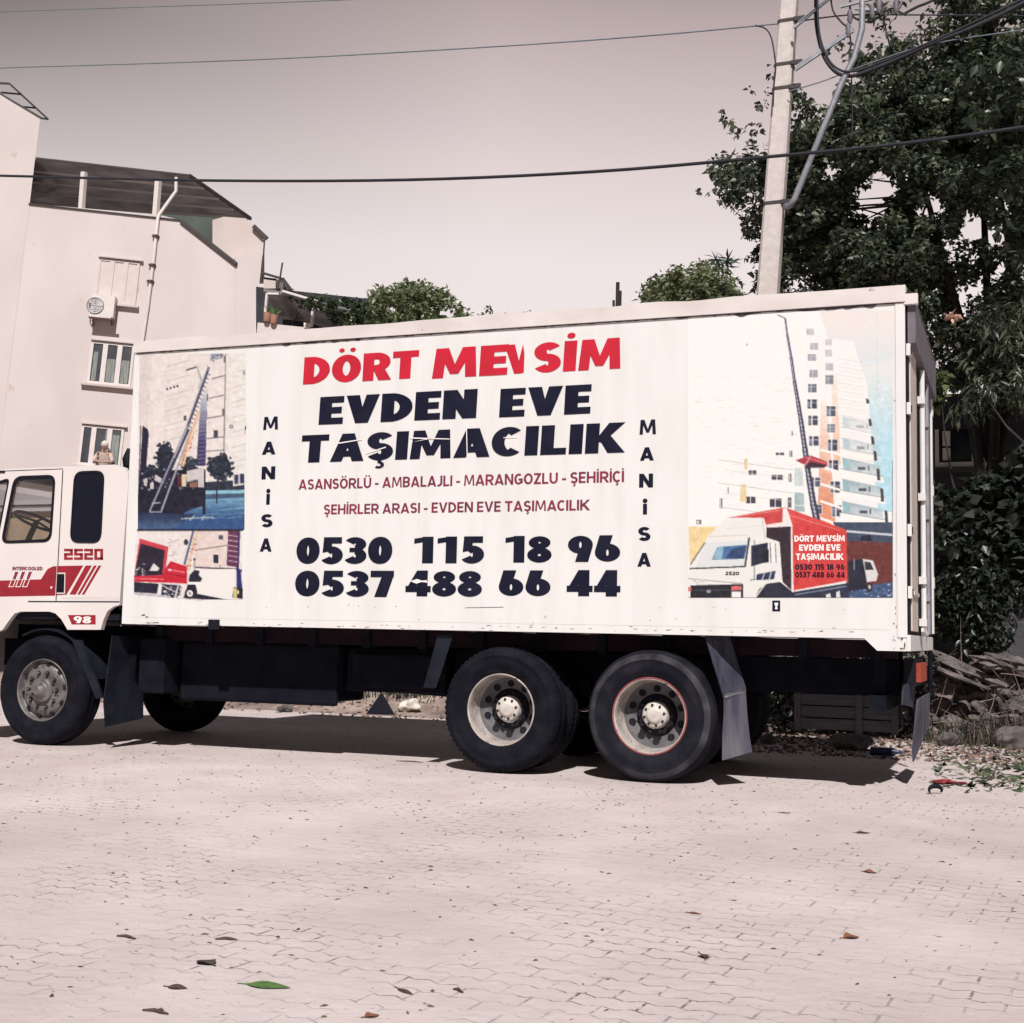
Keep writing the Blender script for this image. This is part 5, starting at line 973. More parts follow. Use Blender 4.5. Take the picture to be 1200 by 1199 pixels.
def window(pl, ur, panes, name='window', shut=False, sillv=None):
    a, b_ = F(*pl), F(*ur); w = None; x0, x1 = np.dot(a-FP, fa), np.dot(b_-FP, fa); z0, z1 = a[2], b_[2]
    X = lambda x, z, d: drop(FP+fa*x+fn*d, z)
    def bx(mb, xa, xb, za, zb, d0, d1, mi=0): mb.loft([X(xa,za,d0), X(xb,za,d0), X(xb,za,d1), X(xa,za,d1)], [X(xa,zb,d0), X(xb,zb,d0), X(xb,zb,d1), X(xa,zb,d1)], mi)
    mb = MB(); fw = .10; n = len(panes); cs = np.cumsum([0]+list(panes))/sum(panes)*(x1-x0)+x0
    bx(mb, x0, x1, z0, z0+fw, -.05, .0); bx(mb, x0, x1, z1-fw*.7, z1, -.05, .0)
    for i, c in enumerate(cs): bx(mb, max(c-fw*.8, x0), min(c+fw*.8, x1), z0+fw, z1-fw*.7, -.05, .0)
    w = mb.build(name, M['shutter'] if shut else M['frame'], blk)
    mb = MB(); bx(mb, x0-.18, x1+.12, z0-.07, z0, -.16, .0); bx(mb, x0-.02, x1+.1, z1+.03, z1+.07, -.12, 0); mb.build('sill', M['wall2'], w)
    mb = MB()
    for i in range(n): bx(mb, cs[i]+fw*.8, cs[i+1]-fw*.8, z0+fw, z1-fw*.7, -.022, -.002)
    mb.build('shutter_leaf' if shut else 'pane', M['shutter'] if shut else M['pane'], w)
    return w, X, (x0, x1, z0, z1), bx
w1, X, q1, bx = window((102,449.5), (158.5,405), [1,1,1])
mb = MB(); x0, x1, z0, z1 = q1; d = (x1-x0)/3
bx(mb, x0+.12, x0+d-.22, z0+.12, z1-.35, -.027, -.023); bx(mb, x0+d+.10, x0+2*d-.10, z0+.12, z1-.55, -.027, -.023); bx(mb, x0+2*d+.10, x1-.12, z0+.12, z1-.55, -.027, -.023); mb.build('curtain', M['curtain'], w1)
w2, X, q2, bx = window((91,545), (146,502.5), [.9,1.15,1])
mb = MB(); x0, x1, z0, z1 = q2; d = (x1-x0)/3.05; bx(mb, x0+2.05*d+.1, x1-.12, z0+.12, z1-.25, -.027, -.023); bx(mb, x0+1.75*d, x0+1.93*d, z0+.7, z1-.1, -.027, -.023); mb.build('curtain', M['curtain'], w2)
window((110.5,354), (164.5,308), [.9,.9,.9], shut=True)
# air conditioner on the wall: lifts away, so a thing of its own
ac = empty('air_conditioner', F(120,372,-.2), 'W'); tag(ac, 'white air conditioner outdoor unit on rusty bracket below closed shutters', 'air conditioner')
mb = MB(); wbox(mb, F(105,371,-.36), F(135.5,347.5,-.36), -.40, -.06); mb.build('casing', M['frame'], ac)
mb = MB(); c = F(111.5,358,-.41); ang = np.linspace(0, 2*PI, 25)[:-1]
mb.tube([c+.27*(math.cos(t_)*fa+math.sin(t_)*np.array([0,0,1])) for t_ in list(ang)+[0]], .022, 6)
for r_ in (.08,.14,.20): mb.tube([c+r_*(math.cos(t_)*fa+math.sin(t_)*np.array([0,0,1])) for t_ in list(ang)+[0]], .008, 4)
for t_ in ang[::6]: mb.tube([c, c+.27*(math.cos(t_)*fa+math.sin(t_)*np.array([0,0,1]))], .008, 4)
mb.build('fan_grille', M['galv'], ac)
mb = MB()
for u in (109, 131): mb.bar(F(u,373,-.42), F(u,373,-.0), .06, .06); mb.bar(F(u,373,-.40), F(u,381,-.02), .05, .05)
mb.bar(F(104,372,-.42), F(136,375,-.42), .06, .06); mb.build('wall_bracket', M['rust'], ac)
# person leaning out of the lower window
pc = F(121.5,540,-.20); ex = fa; ez = np.array([0,0,1.])
def body(name, nodes, edges, m, parent=None, frame='W', org=None, sub=2):
    me = bpy.data.meshes.new(name); o = bpy.data.objects.new(name, me); COL.objects.link(o)
    og = ORG[parent.name] if parent is not None else np.array(org); 
    if parent is not None: o.parent = parent
    else: o.matrix_world = Matrix.Translation(Vector(og.tolist()))
    ORG[o.name] = og; me.from_pydata([(np.array(p)-og).tolist() for p, r in nodes], edges, []); me.materials.append(m)
    sk = o.modifiers.new('skin', 'SKIN'); 
    for i, (p, r) in enumerate(nodes): v = me.skin_vertices[0].data[i]; v.radius = (r if hasattr(r, '__len__') else (r, r)); v.use_root = (i == 0)
    s2 = o.modifiers.new('sub', 'SUBSURF'); s2.levels = sub; s2.render_levels = sub
    return o
L_ = lambda x, y, z: pc+ex*x-fn*y+ez*z              # y towards the viewer
sill_z = q2[2]-pc[2]+.07
person = body('person', [(L_(0,-.30,-.45),.17),(L_(.0,-.22,-.15),.16),(L_(.0,-.08,.14),(.19,.13)),(L_(.0,.0,.28),.09),(L_(.0,.05,.36),.06),(L_(-.01,.09,.47),.105),(L_(-.01,.09,.56),.085),
    (L_(-.20,.0,.22),.07),(L_(-.29,.12,.02),.055),(L_(-.12,.30,sill_z+.06),.042),(L_(.02,.36,sill_z+.05),.035),
    (L_(.20,.0,.22),.07),(L_(.30,.12,.02),.055),(L_(.18,.32,sill_z+.06),.042),(L_(.06,.38,sill_z+.05),.035)],
    [(0,1),(1,2),(2,3),(3,4),(4,5),(5,6),(2,7),(7,8),(8,9),(9,10),(2,11),(11,12),(12,13),(13,14)], M['skin'], org=L_(0,-.3,-.45))
tag(person, 'person in white headscarf and pale blouse leaning out of the apartment window', 'person')
body('blouse', [(L_(.0,-.30,-.44),.185),(L_(.0,-.22,-.15),.178),(L_(.0,-.08,.14),(.205,.15)),(L_(.0,-.01,.26),.10),(L_(-.20,.0,.22),.083),(L_(-.29,.12,.02),.068),(L_(-.20,.22,sill_z+.06),.055),(L_(.20,.0,.22),.083),(L_(.30,.12,.02),.068),(L_(.22,.24,sill_z+.06),.055)],
    [(0,1),(1,2),(2,3),(2,4),(4,5),(5,6),(2,7),(7,8),(8,9)], M['blouse'], person)
mb = MB(); mb.blob(L_(-.01,.055,.535), (.125,.125,.135), 3, .03); mb.blob(L_(-.0,-.03,.36), (.13,.10,.12), 2, .08); mb.build('headscarf', M['scarf'], person)
mb = MB()
for sx in (-.035,.035): mb.blob(L_(-.01+sx,.185,.495), (.014,.014,.011), 1, 0)
mb.build('eye', M['black'], person)
mb = MB(); mb.blob(L_(-.01,.20,.46), (.016,.022,.026), 1, 0); mb.build('nose', M['skin'], person)
mb = MB(); mb.blob(L_(-.01,.185,.415), (.03,.012,.009), 1, 0); mb.build('mouth', M['rust'], person)
# the taller block at the edge, with a steel frame on its roof
tall = empty('tall_building', drop(F(10,745,-.4), ZG), 'W'); tag(tall, 'taller white building with bare metal frame on its sloping top', 'building')
mb = MB(); pts = [F(-95,60,-.01), F(0,111,-.01), F(47.5,140,-.01), F(43,188,-.01), F(37,242,-.01), F(33,420,-.01)]; x_ = np.dot(pts[2]-FP, fa)-.02; e_ = FP+fa*x_-fn*.01
pts = [pts[0], pts[1], drop(e_, pts[2][2]), drop(e_, ZG), drop(pts[0], ZG)]; mb.loft(pts, [p+fh*10-rgt*4.6-(np.array([0,0,3.5]) if i < 3 else 0) for i, p in enumerate(pts)]); mb.build('wall', M['wall'], tall)
mb = MB()
A_, B_, C_, E_ = F(-90,54,-.5), F(49,139,-.5), F(11,98,.8), F(56,140,.3)
for p, q_ in ((F(0,110,.1), F(49,138.8,.1)), (F(11,98,1.4), F(56,139.5,.9)), (F(-40,96,1.4), F(11,98,1.4)), (F(2,108.5,.1), F(24,110.5,1.2)), (F(26,125.2,.1), F(41,126.5,1.1)), (F(49,138.8,.1), F(56,139.8,.9)), (F(-60,75.5,.1), F(0,110,.1))): mb.bar(p, q_, .06, .06)
mb.build('roof_frame', M['darkline'], tall)
# small house with a shaded veranda
VD = 30.0; VP = CW+fh*VD
def V_(u, v, d=0.0): r = rayw(u, v); k = (VD+d)/np.dot(r, fh); return CW+r*k
ZV = float(CW[2]-3.0); ver = empty('veranda_house', drop(V_(340,380), ZV), 'W'); tag(ver, 'small house with dark vine covered veranda behind the truck roof', 'house')
def vs(mb, pts, th, mi=0): mb.loft(pts, [p+fh*th for p in pts], mi)
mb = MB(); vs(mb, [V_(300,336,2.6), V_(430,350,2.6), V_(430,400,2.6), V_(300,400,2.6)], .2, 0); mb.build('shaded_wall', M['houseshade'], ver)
mb = MB(); vs(mb, [V_(302,378), V_(432,391), drop(V_(432,391), ZV), drop(V_(302,378), ZV)], 4.0); mb.build('wall', M['wall'], ver)
mb = MB(); vs(mb, [V_(309,327,.4), V_(323,329,.4), V_(323,338,.4), V_(309,338,.4)], 1.5); mb.build('parapet', M['wall2'], ver)
mb = MB(); mb.bar(V_(306,319.5,-.1), V_(330,326.5,-.1), .05, .05); mb.bar(V_(309,326,0), V_(324,328,0), .05, .04); mb.loft([V_(324,328,.2), V_(332,326,.2), V_(342,340,.2), V_(324,341,.2)], [p+fh*2 for p in [V_(324,328,.2), V_(332,326,.2), V_(342,340,.2), V_(324,341,.2)]]); mb.bar(V_(331.5,326,-.05), V_(342,340,-.05), .05, .05); mb.build('roof_edge', M['darkline'], ver)
mb = MB(); a_ = [V_(309,339,-.1), V_(331,341,-.1), V_(376,354,-.1), V_(430,366,-.1)]; vs(mb, a_+[p-np.array([0,0,.05]) for p in a_[::-1]], 2.9); mb.build('veranda_roof', M['roofsheet'], ver)
mb = MB(); mb.bar(V_(331,341,-.15), V_(376,354.5,-.15), .05, .05); mb.bar(V_(313,344,-.1), V_(328,344.5,-.1), .045, .045); mb.bar(V_(330,331,-.1), V_(328,345,-.1), .045, .045); mb.build('roof_beam', M['frame'], ver)
for a_, b_ in (((311,366),(313,344)),((365,383),(367.5,352)),((412,380),(413,365))): mb = MB(); mb.bar(V_(*a_,-.1), V_(*b_,-.1), .05, .05); mb.build('post', M['frame'], ver)
mb = MB(); p = V_(326,340,-.25); mb.tube([p, p+(V_(331,308,-.25)-p)], .02, 6); mb.blob(V_(326,339,-.3), (.07,.07,.05), 1, .1); mb.build('aerial', M['darkline'], ver)
mb = MB(); vs(mb, [V_(356,378,-.1), V_(363,379,-.1), V_(363,384.5,-.1), V_(356,383.5,-.1)], .2); mb.build('railing_block', M['frame'], ver)
for i, (u, v) in enumerate(((313,372),(321,374.5))):
    mb = MB(); c = V_(u, v, -.05); mb.tube([c-ez*.1, c+ez*.10], [.07,.10], 12)
    for k in range(14): g = np.random.default_rng(60+i*20+k).normal(size=3); g[2] = abs(g[2])+.4; mb.tube([c+ez*.1, c+ez*.1+g/np.linalg.norm(g)*.2], [.015,.006], 4, 1)
    tag(mb.build('flower_pot', [M['terracotta'], M['leafg']], frame='W', org=c-ez*.1), ['terracotta flower pot at the outer end of the veranda edge', 'terracotta flower pot further along the veranda edge'][i], 'flower pot', 'flower pots on the veranda')
# dark house among the trees
hs = empty('shaded_house', (3, 13, 0)); tag(hs, 'dark house wall with a small window in the shade of the trees', 'house')
HY = 12.6
mb = MB(); a, b_ = S(1096,548,HY), S(1143,502,HY)
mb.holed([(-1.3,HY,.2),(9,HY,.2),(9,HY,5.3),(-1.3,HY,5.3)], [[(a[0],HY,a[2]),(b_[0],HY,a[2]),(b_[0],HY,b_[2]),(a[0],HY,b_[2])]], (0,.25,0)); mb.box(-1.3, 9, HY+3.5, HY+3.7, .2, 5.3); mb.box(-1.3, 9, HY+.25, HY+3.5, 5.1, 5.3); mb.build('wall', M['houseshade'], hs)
mb = MB(); X0, X1, Z0, Z1 = a[0], b_[0], a[2], b_[2]
mb.box(X0, X1, HY-.02, HY+.1, Z0, Z0+.08); mb.box(X0, X0+.06, HY-.02, HY+.1, Z0+.08, Z1); mb.box(X1-.06, X1, HY-.02, HY+.1, Z0+.08, Z1); mb.box(X0+.12, X0+.24, HY-.01, HY+.05, Z0+.12, Z0+.32); mb.box(X0+.12, X0+.24, HY-.01, HY+.05, Z0+.36, Z1-.03); w_ = mb.build('window', M['frame'], hs)
mb = MB(); mb.box(X0-.1, X1+.1, HY-.12, HY, Z0-.1, Z0-.01); mb.build('sill', M['block'], w_)
mb = MB(); mb.box(X0+.06, X1-.06, HY+.05, HY+.07, Z0+.08, Z1); mb.build('pane', M['glassdark'], w_)

# ------------------------------------------------------------------ trees
SUNV = SUN_T
def leafmesh(C, size, asp, rg, palette, droop=.25, fold=.35, bias=None):
    """folded leaf blades round the points C: six vertices, four triangles each"""
    n = len(C); d = rg.normal(size=(n,3)); d[:,2] = d[:,2]*.6-droop; d /= np.linalg.norm(d, axis=1)[:,None]
    up = rg.normal(size=(n,3))*.55+np.array([0,0,1.]); s_ = np.cross(d, up); s_ /= np.linalg.norm(s_, axis=1)[:,None]+1e-9; nn = np.cross(s_, d)
    L = (size*rg.uniform(.6,1.25,n))[:,None]; w = L*asp*.5
    p0 = C; p1 = C+d*L*.45+s_*w+nn*w*fold; p2 = C+d*L*.48-nn*w*.1; p3 = C+d*L*.45-s_*w+nn*w*fold; p4 = C+d*L-nn*L*.12
    V = np.stack([p0,p1,p2,p3,p4], 1).reshape(-1,3); i = np.arange(n)[:,None]*5
    Fc = np.concatenate([i+[0,1,2], i+[0,2,3], i+[1,4,2], i+[2,4,3]], 1).reshape(-1,3)
    pal = np.array(palette); c = pal[rg.integers(len(pal), size=n)]*rg.uniform(.75,1.3,(n,1)); return V, Fc, np.repeat(c, 5, 0)
def crown(name, parent, clumps, size, asp, pal, seed, frame='S', droop=.25, mat_=None, flat=1.0):
    rg = np.random.default_rng(seed); Cs = []
    for c, r, n in clumps:
        v = rg.normal(size=(n,3)); v /= np.linalg.norm(v, axis=1)[:,None]; v *= (rg.uniform(.15,1,n)**.5)[:,None]*r; v[:,2] *= flat; Cs.append(np.array(c)+v)
    C = np.concatenate(Cs); V, Fc, col = leafmesh(C, size, asp, rg, pal, droop)
    return fastmesh(name, V, Fc, col, [mat_ or M['foliage']], parent, frame=frame)
def limbs(parent, foot, fork, ends, r, seed, name='trunk'):
    rg = np.random.default_rng(seed); mb = MB(); foot = np.array(foot, float); fork = np.array(fork, float); mid = (foot+fork)/2+rg.normal(0,.06,3)
    mb.tube([foot-np.array([0,0,.2]), foot, mid, fork], [r*1.35, r*1.1, r*.9, r*.75], 10)
    E_ = [np.array(e, float) for e in ends]; E_.sort(key=lambda e: -np.linalg.norm(e-fork)); mains = []
    for e in E_:                                     # a few main limbs, well apart; the rest branch off the nearest one
        if len(mains) < 6 and all(np.linalg.norm(e-m_[-1]) > .9 for m_ in mains):
            m1 = fork*.65+e*.35+rg.normal(0,.12,3)+np.array([0,0,.15]); m2 = fork*.3+e*.7+rg.normal(0,.12,3)+np.array([0,0,.06]); mains.append([fork, m1, m2, e]); mb.tube([fork-(fork-mid)*.1, m1, m2, e], [r*.55, r*.36, r*.2, r*.05], 7)
    for e in E_:
        if any(e is m_[-1] for m_ in mains): continue
        pts = [m_[a]*(1-t_)+m_[a+1]*t_ for m_ in mains for a in (0,1,2) for t_ in (.3,.7)]; b_ = min(pts, key=lambda p: np.linalg.norm(p-e)+.35*np.linalg.norm(p-fork)*0)
        md = (b_+e)/2+rg.normal(0,.08,3)+np.array([0,0,.06]); mb.tube([b_, md, e], [r*.16, r*.10, r*.03], 5)
        for _ in range(2): t_ = rg.uniform(.5,.95); c_ = md*(1-t_)+e*t_; mb.tube([c_, c_+rg.normal(0,.10,3), c_+rg.normal(0,.18,3)], [r*.05, r*.03, r*.01], 4)
    return mb.build(name, M['bark'], parent)
def inpoly(P, x, y):
    ins = False
    for i in range(len(P)):
        x1, y1 = P[i]; x2, y2 = P[(i+1)%len(P)]
        if (y1 > y) != (y2 > y) and x < (x2-x1)*(y-y1)/(y2-y1)+x1: ins = not ins
    return ins
G1 = [(.10,.134,.078),(.135,.165,.10),(.062,.086,.062),(.21,.23,.16),(.040,.054,.050)]
# big tree behind the pole: clumps fill its outline, with gaps
rg = np.random.default_rng(31); OUTL = [(1003,6),(1045,-8),(1085,16),(1130,-30),(1200,-60),(1330,-60),(1330,478),(1180,476),(1150,462),(1085,462),(1040,415),(905,352),(880,300),(876,262),(850,228),(846,190),(880,190),(905,205),(930,170),(925,120),(938,108),(960,140),(985,110),(990,60)]
GAPS = [(1030,215,13),(1030,245,8),(1092,238,8),(1140,268,13),(1160,272,8),(960,70,26),(1008,40,16),(962,118,9),(975,200,5),(1110,285,5)]
cl = []; ends = []
while len(cl) < 640:
    u, v = (rg.uniform(845,1330), rg.uniform(-60,560)) if rg.uniform() < .8 else (rg.uniform(930,1130), rg.uniform(90,330))
    if not inpoly(OUTL, u, v): continue
    if any((u-a)**2+(v-b_)**2 < (r_+11)**2 for a, b_, r_ in GAPS): continue
    y = rg.uniform(8.6,11.8) if u > 960 else rg.uniform(8.6,10.2); r_ = rg.uniform(.14,.36)*(1 if u > 940 else .8)
    if any((u-a)**2+(v-b_)**2 < (r_+30)**2 for a, b_, r_ in GAPS): r_ *= .6
    cl.append((S(u, v, y), r_, int(300*(r_/.30)**2)))
    if rg.uniform() < .06: ends.append(S(u, v, y))
for u, v, r_, n in ((852,140,.10,16),(862,155,.10,16),(882,152,.12,22),(880,168,.1,14),(893,125,.10,14),(905,110,.1,14),(906,72,.06,7),(905,88,.05,5),(818,226,.05,9),(833,226,.03,3),(852,205,.16,36),(866,235,.20,60),(888,240,.2,60),(880,265,.16,36),(902,295,.10,18),(884,318,.09,14),(878,303,.06,8),(886,336,.08,14),(843,132,.05,7),(880,105,.04,5),(985,50,.1,14),(975,60,.08,9),(990,120,.14,30),(965,130,.12,24),(985,140,.15,36),(935,110,.1,16),(950,150,.2,50),(940,180,.2,60),(1035,20,.2,50),(1060,-5,.15,30),(1100,30,.3,120),(1075,55,.3,120),(1040,60,.28,110),(905,180,.16,30),(914,150,.1,14),(902,215,.2,70),(860,215,.16,40),(870,190,.14,30),(895,250,.2,70),(915,270,.22,80),(895,190,.12,30),(1040,195,.13,50),(1062,212,.13,50),(1078,232,.14,60),(1050,262,.14,60),(1105,225,.13,50),(1118,262,.13,60),(1130,290,.15,70),(1085,262,.12,50),(1165,255,.13,50),(1150,290,.14,60),(1015,205,.12,40),(1075,290,.14,60),(1100,305,.15,70)):
    cl.append((S(u, v, 8.9), r_, n)); 
    if .15 < r_ < .3 and rg.uniform() < .6: ends.append(S(u, v, 8.95))
tree = empty('broadleaf_tree', (.6, 9.9, .5)); tag(tree, 'tall leafy green tree rising behind the pole and truck rear', 'tree')
limbs(tree, (.6, 9.9, .45), (.35, 9.8, 3.0), ends, .16, 3)
crown('crown', tree, cl, .112, .62, G1, 41); crown('withered_leaves', tree, [(S(1116,371,7.9), .07, 26)], .13, .5, [(.55,.30,.24),(.62,.42,.34)], 42)
# peach tree with long drooping leaves, nearer
rg = np.random.default_rng(5); cl = []; ends = []
for u, v, n in ((1150,372,40),(1172,365,50),(1195,360,50),(1160,395,40),(1185,400,50),(1145,455,46),(1170,455,40),(1195,440,50),(1128,478,36),(1150,478,36),(1195,465,50),(1190,385,60),(1215,400,80),(1230,450,90),(1215,340,80),(1240,380,90),(1180,420,30),(1140,430,20),(1200,300,40)):
    cl.append((S(u, v, rg.uniform(7.6,8.2)), .17, n)); ends.append(S(u, v-5, 7.9))
pt = empty('peach_tree', (2.35, 8.1, .5)); tag(pt, 'peach tree with long narrow drooping leaves beside the dark house', 'tree')
limbs(pt, (2.35, 8.1, .35), (2.1, 8.0, 2.2), ends, .08, 6); crown('crown', pt, cl, .17, .24, [(.085,.105,.065),(.11,.13,.085),(.05,.07,.045)], 44, droop=.9)
# fig tree branches with broad leaves, upper right
cl = []; ends = []
for u, v, n in ((1150,135,26),(1175,150,30),(1190,120,30),(1165,175,30),(1190,190,34),(1215,150,50),(1140,205,22),(1170,215,28),(1200,230,36),(1150,85,26),(1185,75,30),(1215,90,50),(1225,200,60),(1235,260,60),(1185,270,20)):
    cl.append((S(u, v, rg.uniform(7.4,8.4)), .26, int(n*2.6))); ends.append(S(u, v, 7.9))
fg = empty('fig_tree', (3.6, 8.4, .5)); tag(fg, 'fig tree with large dull green leaves overhanging at the top corner', 'tree')
limbs(fg, (3.6, 8.4, .35), (3.2, 8.3, 2.9), ends, .10, 8); crown('crown', fg, cl, .17, .62, [(.055,.078,.045),(.075,.098,.06),(.038,.056,.036)], 45, droop=.45)
# shrubs below, along the wall
def shrub(name, label, foot, outline, n, y0, y1, size, asp, pal, seed, droop=.35, rr=(.14,.26), cat='shrub', grp=None, per=60, frame='S', at=S, ntr=9):
    rg = np.random.default_rng(seed); cl = []; ends = []; us = [p[0] for p in outline]; vs_ = [p[1] for p in outline]
    while len(cl) < n:
        u, v = rg.uniform(min(us), max(us)), rg.uniform(min(vs_), max(vs_))
        if inpoly(outline, u, v): r_ = rg.uniform(*rr); c = at(u, v, rg.uniform(y0, y1)); c = tw(c) if frame == 'W' and at is S else c; cl.append((c, r_, int(per*(r_/.2)**2)+4)); ends.append(c)
    o = empty(name, foot, frame); tag(o, label, cat, grp); f2 = np.array(foot, float); up = np.mean(ends, 0); limbs(o, f2, f2*.6+up*.4, ends[:ntr], .05, seed+1, 'stem'); crown('leaves', o, cl, size, asp, pal, seed+2, frame, droop); return o
shrub('grape_vine', 'sprawling grape vine with broad leaves just behind the truck doors', (1.6, 8.3, .5), [(1092,562),(1150,560),(1185,535),(1330,500),(1330,640),(1200,650),(1150,655),(1090,640)], 80, 7.6, 8.8, .17, .9, [(.034,.048,.036),(.058,.074,.056),(.020,.028,.026),(.11,.12,.10)], 71, rr=(.16,.3))  # vine palette lowered, shade over this corner put into the leaf colours
shrub('laurel_shrub', 'glossy shrub over the stone wall, its leaves coloured for shade', (1.2, 8.2, .5), [(1092,640),(1150,650),(1200,650),(1330,640),(1330,715),(1200,716),(1178,722),(1160,756),(1138,750),(1120,742),(1092,735)], 90, 7.5, 8.6, .13, .4, [(.020,.030,.022),(.036,.048,.034),(.012,.018,.017),(.07,.08,.065)], 81, droop=.6, rr=(.16,.28))  # leaf colours darkened in place of shade falling on the shrub
shrub('young_maple', 'small bright green sapling with lobed leaves at the truck doors', (.62, 8.6, .5), [(1088,440),(1106,436),(1112,468),(1092,474)], 9, 8.0, 8.4, .12, .8, [(.10,.13,.055),(.12,.15,.07)], 91, rr=(.08,.13), cat='sapling', ntr=4)
# greenery over the truck roof, further back
shrub('walnut_tree', 'bright green tree top showing over the front half of the truck', drop(V_(485,420,6), ZV), [(428,372),(436,352),(455,340),(478,334),(500,342),(520,346),(545,364),(560,400),(555,450),(425,450),(420,400)], 130, 5, 8, .17, .55, [(.20,.24,.12),(.25,.29,.165),(.14,.175,.09)], 101, rr=(.16,.34), cat='tree', frame='W', at=lambda u, v, y: V_(u, v, y), per=60)
shrub('climbing_vine', 'green vine trailing over the veranda roof edge', drop(V_(395,400,1), ZV), [(338,345),(366,346),(392,352),(428,358),(440,370),(434,382),(405,376),(385,372),(366,360)], 44, -.6, .6, .12, .75, [(.06,.09,.045),(.09,.125,.06),(.04,.06,.035)], 111, rr=(.10,.2), cat='vine', frame='W', at=lambda u, v, y: V_(u, v, y), per=46)
shrub('mulberry_tree', 'yellowish green tree top showing over the truck beside the pole', drop(V_(815,420,-6), ZV), [(755,356),(762,336),(785,322),(805,318),(832,314),(858,330),(868,346),(880,390),(870,430),(760,430),(745,390)], 150, -8, -5, .14, .5, [(.19,.22,.12),(.24,.26,.15),(.12,.15,.085)], 121, rr=(.14,.26), cat='tree', frame='W', at=lambda u, v, y: V_(u, v, y), per=60)
shrub('palm_sprig', 'thin upright sprig with narrow leaves above the yellowish tree', drop(V_(842,420,-7), ZV), [(830,302),(856,304),(852,312),(834,312)], 5, -7.4, -7, .26, .16, [(.05,.085,.065),(.06,.095,.07)], 131, droop=-.1, rr=(.06,.1), cat='plant', frame='W', at=lambda u, v, y: V_(u, v, y), per=50, ntr=3)
shrub('low_bush', 'sparse twigs peeping over the middle of the truck roof', drop(V_(595,400,2), ZV), [(556,366),(572,362),(600,364),(622,360),(624,370),(556,374)], 9, 1, 3, .13, .5, [(.10,.13,.06),(.07,.095,.05)], 141, rr=(.06,.12), cat='bush', frame='W', at=lambda u, v, y: V_(u, v, y), per=30, ntr=5)
st = empty('dead_stump', drop(V_(723,380,0), ZV), 'W'); tag(st, 'bare dark stump of a pruned trunk above the truck roof', 'stump')
mb = MB(); 
for a_, b_, r_ in (((722,420),(724,331),.045),((725,420),(727,341),.035),((720,400),(719,352),.03),((724,352),(712,358),.015),((728,356),(742,357),.012),((742,357),(756,358),.010)): p_, q_ = V_(*a_), V_(*b_); mb.tube([drop(p_, ZV) if a_[1] > 390 else p_, p_, q_], r_, 6)
mb.build('trunk', M['bark'], st)

# ------------------------------------------------------------------ stone wall and rubbish on the verge
wl = empty('stone_wall', (2.2, 7.2, 0)); tag(wl, 'rough dry stone retaining wall below the shrubs', 'wall')
g = np.random.default_rng(17); mb = MB()
for row in range(6):
    x = -4.2+g.uniform(0,.2)
    while x < 5.5:
        w_ = g.uniform(.08,.24); h_ = g.uniform(.07,.14); zc = .05+row*.17+g.normal(0,.02); yc = 6.62+row*.10+g.normal(0,.05)
        if g.uniform() < .9: mb.blob((x+w_, yc, zc), (w_*1.05, .2, h_*1.1), 3, .22, 0, int(g.integers(1e6)), .10)
        x += w_*1.9
mb.build('rubble', M['stone'], wl)
mb = MB()
def slab(p, q_, w_, t_):
    p = np.array(p); q_ = np.array(q_); L_ = np.linalg.norm(q_-p); m2 = MB(); m2.blob((0,0,0), (L_/2, w_/2, t_/2), 4, .32, 0, int(L_*1e4), .10); d_ = (q_-p)/L_; y_ = np.array([-d_[1], d_[0], 0]); y_ /= np.linalg.norm(y_); z_ = np.cross(d_, y_)
    for v in range(len(m2.v)): a_ = m2.v[v]; m2.v[v] = tuple((p+q_)/2+d_*a_[0]+y_*a_[1]+z_*a_[2])
    mb.add(m2.v, m2.f, 0, False)
slab(S(1090,764,6.9), S(1165,800,6.4), .30, .09); slab(S(1082,778,6.5), S(1160,808,6.2), .25, .07); slab(S(1145,768,6.8), S(1200,780,6.6), .3, .10); slab(S(1146,778,6.4), S(1172,782,6.4), .2, .08)
mb.build('flat_stone', M['stone'], wl)
mb = MB(); a, b_ = S(1150,770,7.6), S(1230,728,7.6); mb.box(a[0], b_[0]+1, 7.6, 8.0, a[2]-.1, b_[2]); a, b_ = S(1178,728,7.7), S(1240,708,7.7); mb.box(a[0], b_[0]+1, 7.7, 8.1, a[2], b_[2]); mb.build('concrete_block', M['block'], wl, bevel=.02)
def stuffmesh(name, C, size, asp, pal, seed, label=None, flatness=.12, rnd_=True):
    """flat scraps lying about"""
    rg = np.random.default_rng(seed); n = len(C); a = rg.uniform(0, 2*PI, n); L = size*rg.uniform(.3,1.3,n); w = L*asp*rg.uniform(.5,1.2,n)
    d = np.stack([np.cos(a), np.sin(a), rg.normal(0, flatness, n)], 1); s_ = np.stack([-np.sin(a), np.cos(a), rg.normal(0, flatness, n)], 1)
    V = np.stack([C-d*L[:,None]/2, C+s_*w[:,None]/2, C+d*L[:,None]/2, C-s_*w[:,None]/2, C+np.array([0,0,1])*(w*.35)[:,None]], 1).reshape(-1,3); i = np.arange(n)[:,None]*5
    Fc = np.concatenate([i+[0,3,4], i+[3,2,4], i+[2,1,4], i+[1,0,4]], 1).reshape(-1,3); pal = np.array(pal); col = np.repeat(pal[rg.integers(len(pal), size=n)]*rg.uniform(.7,1.3,(n,1)), 5, 0)
    o = fastmesh(name, V, Fc, col, [M['litter']]); o['kind'] = 'stuff'; return o
g = np.random.default_rng(23)
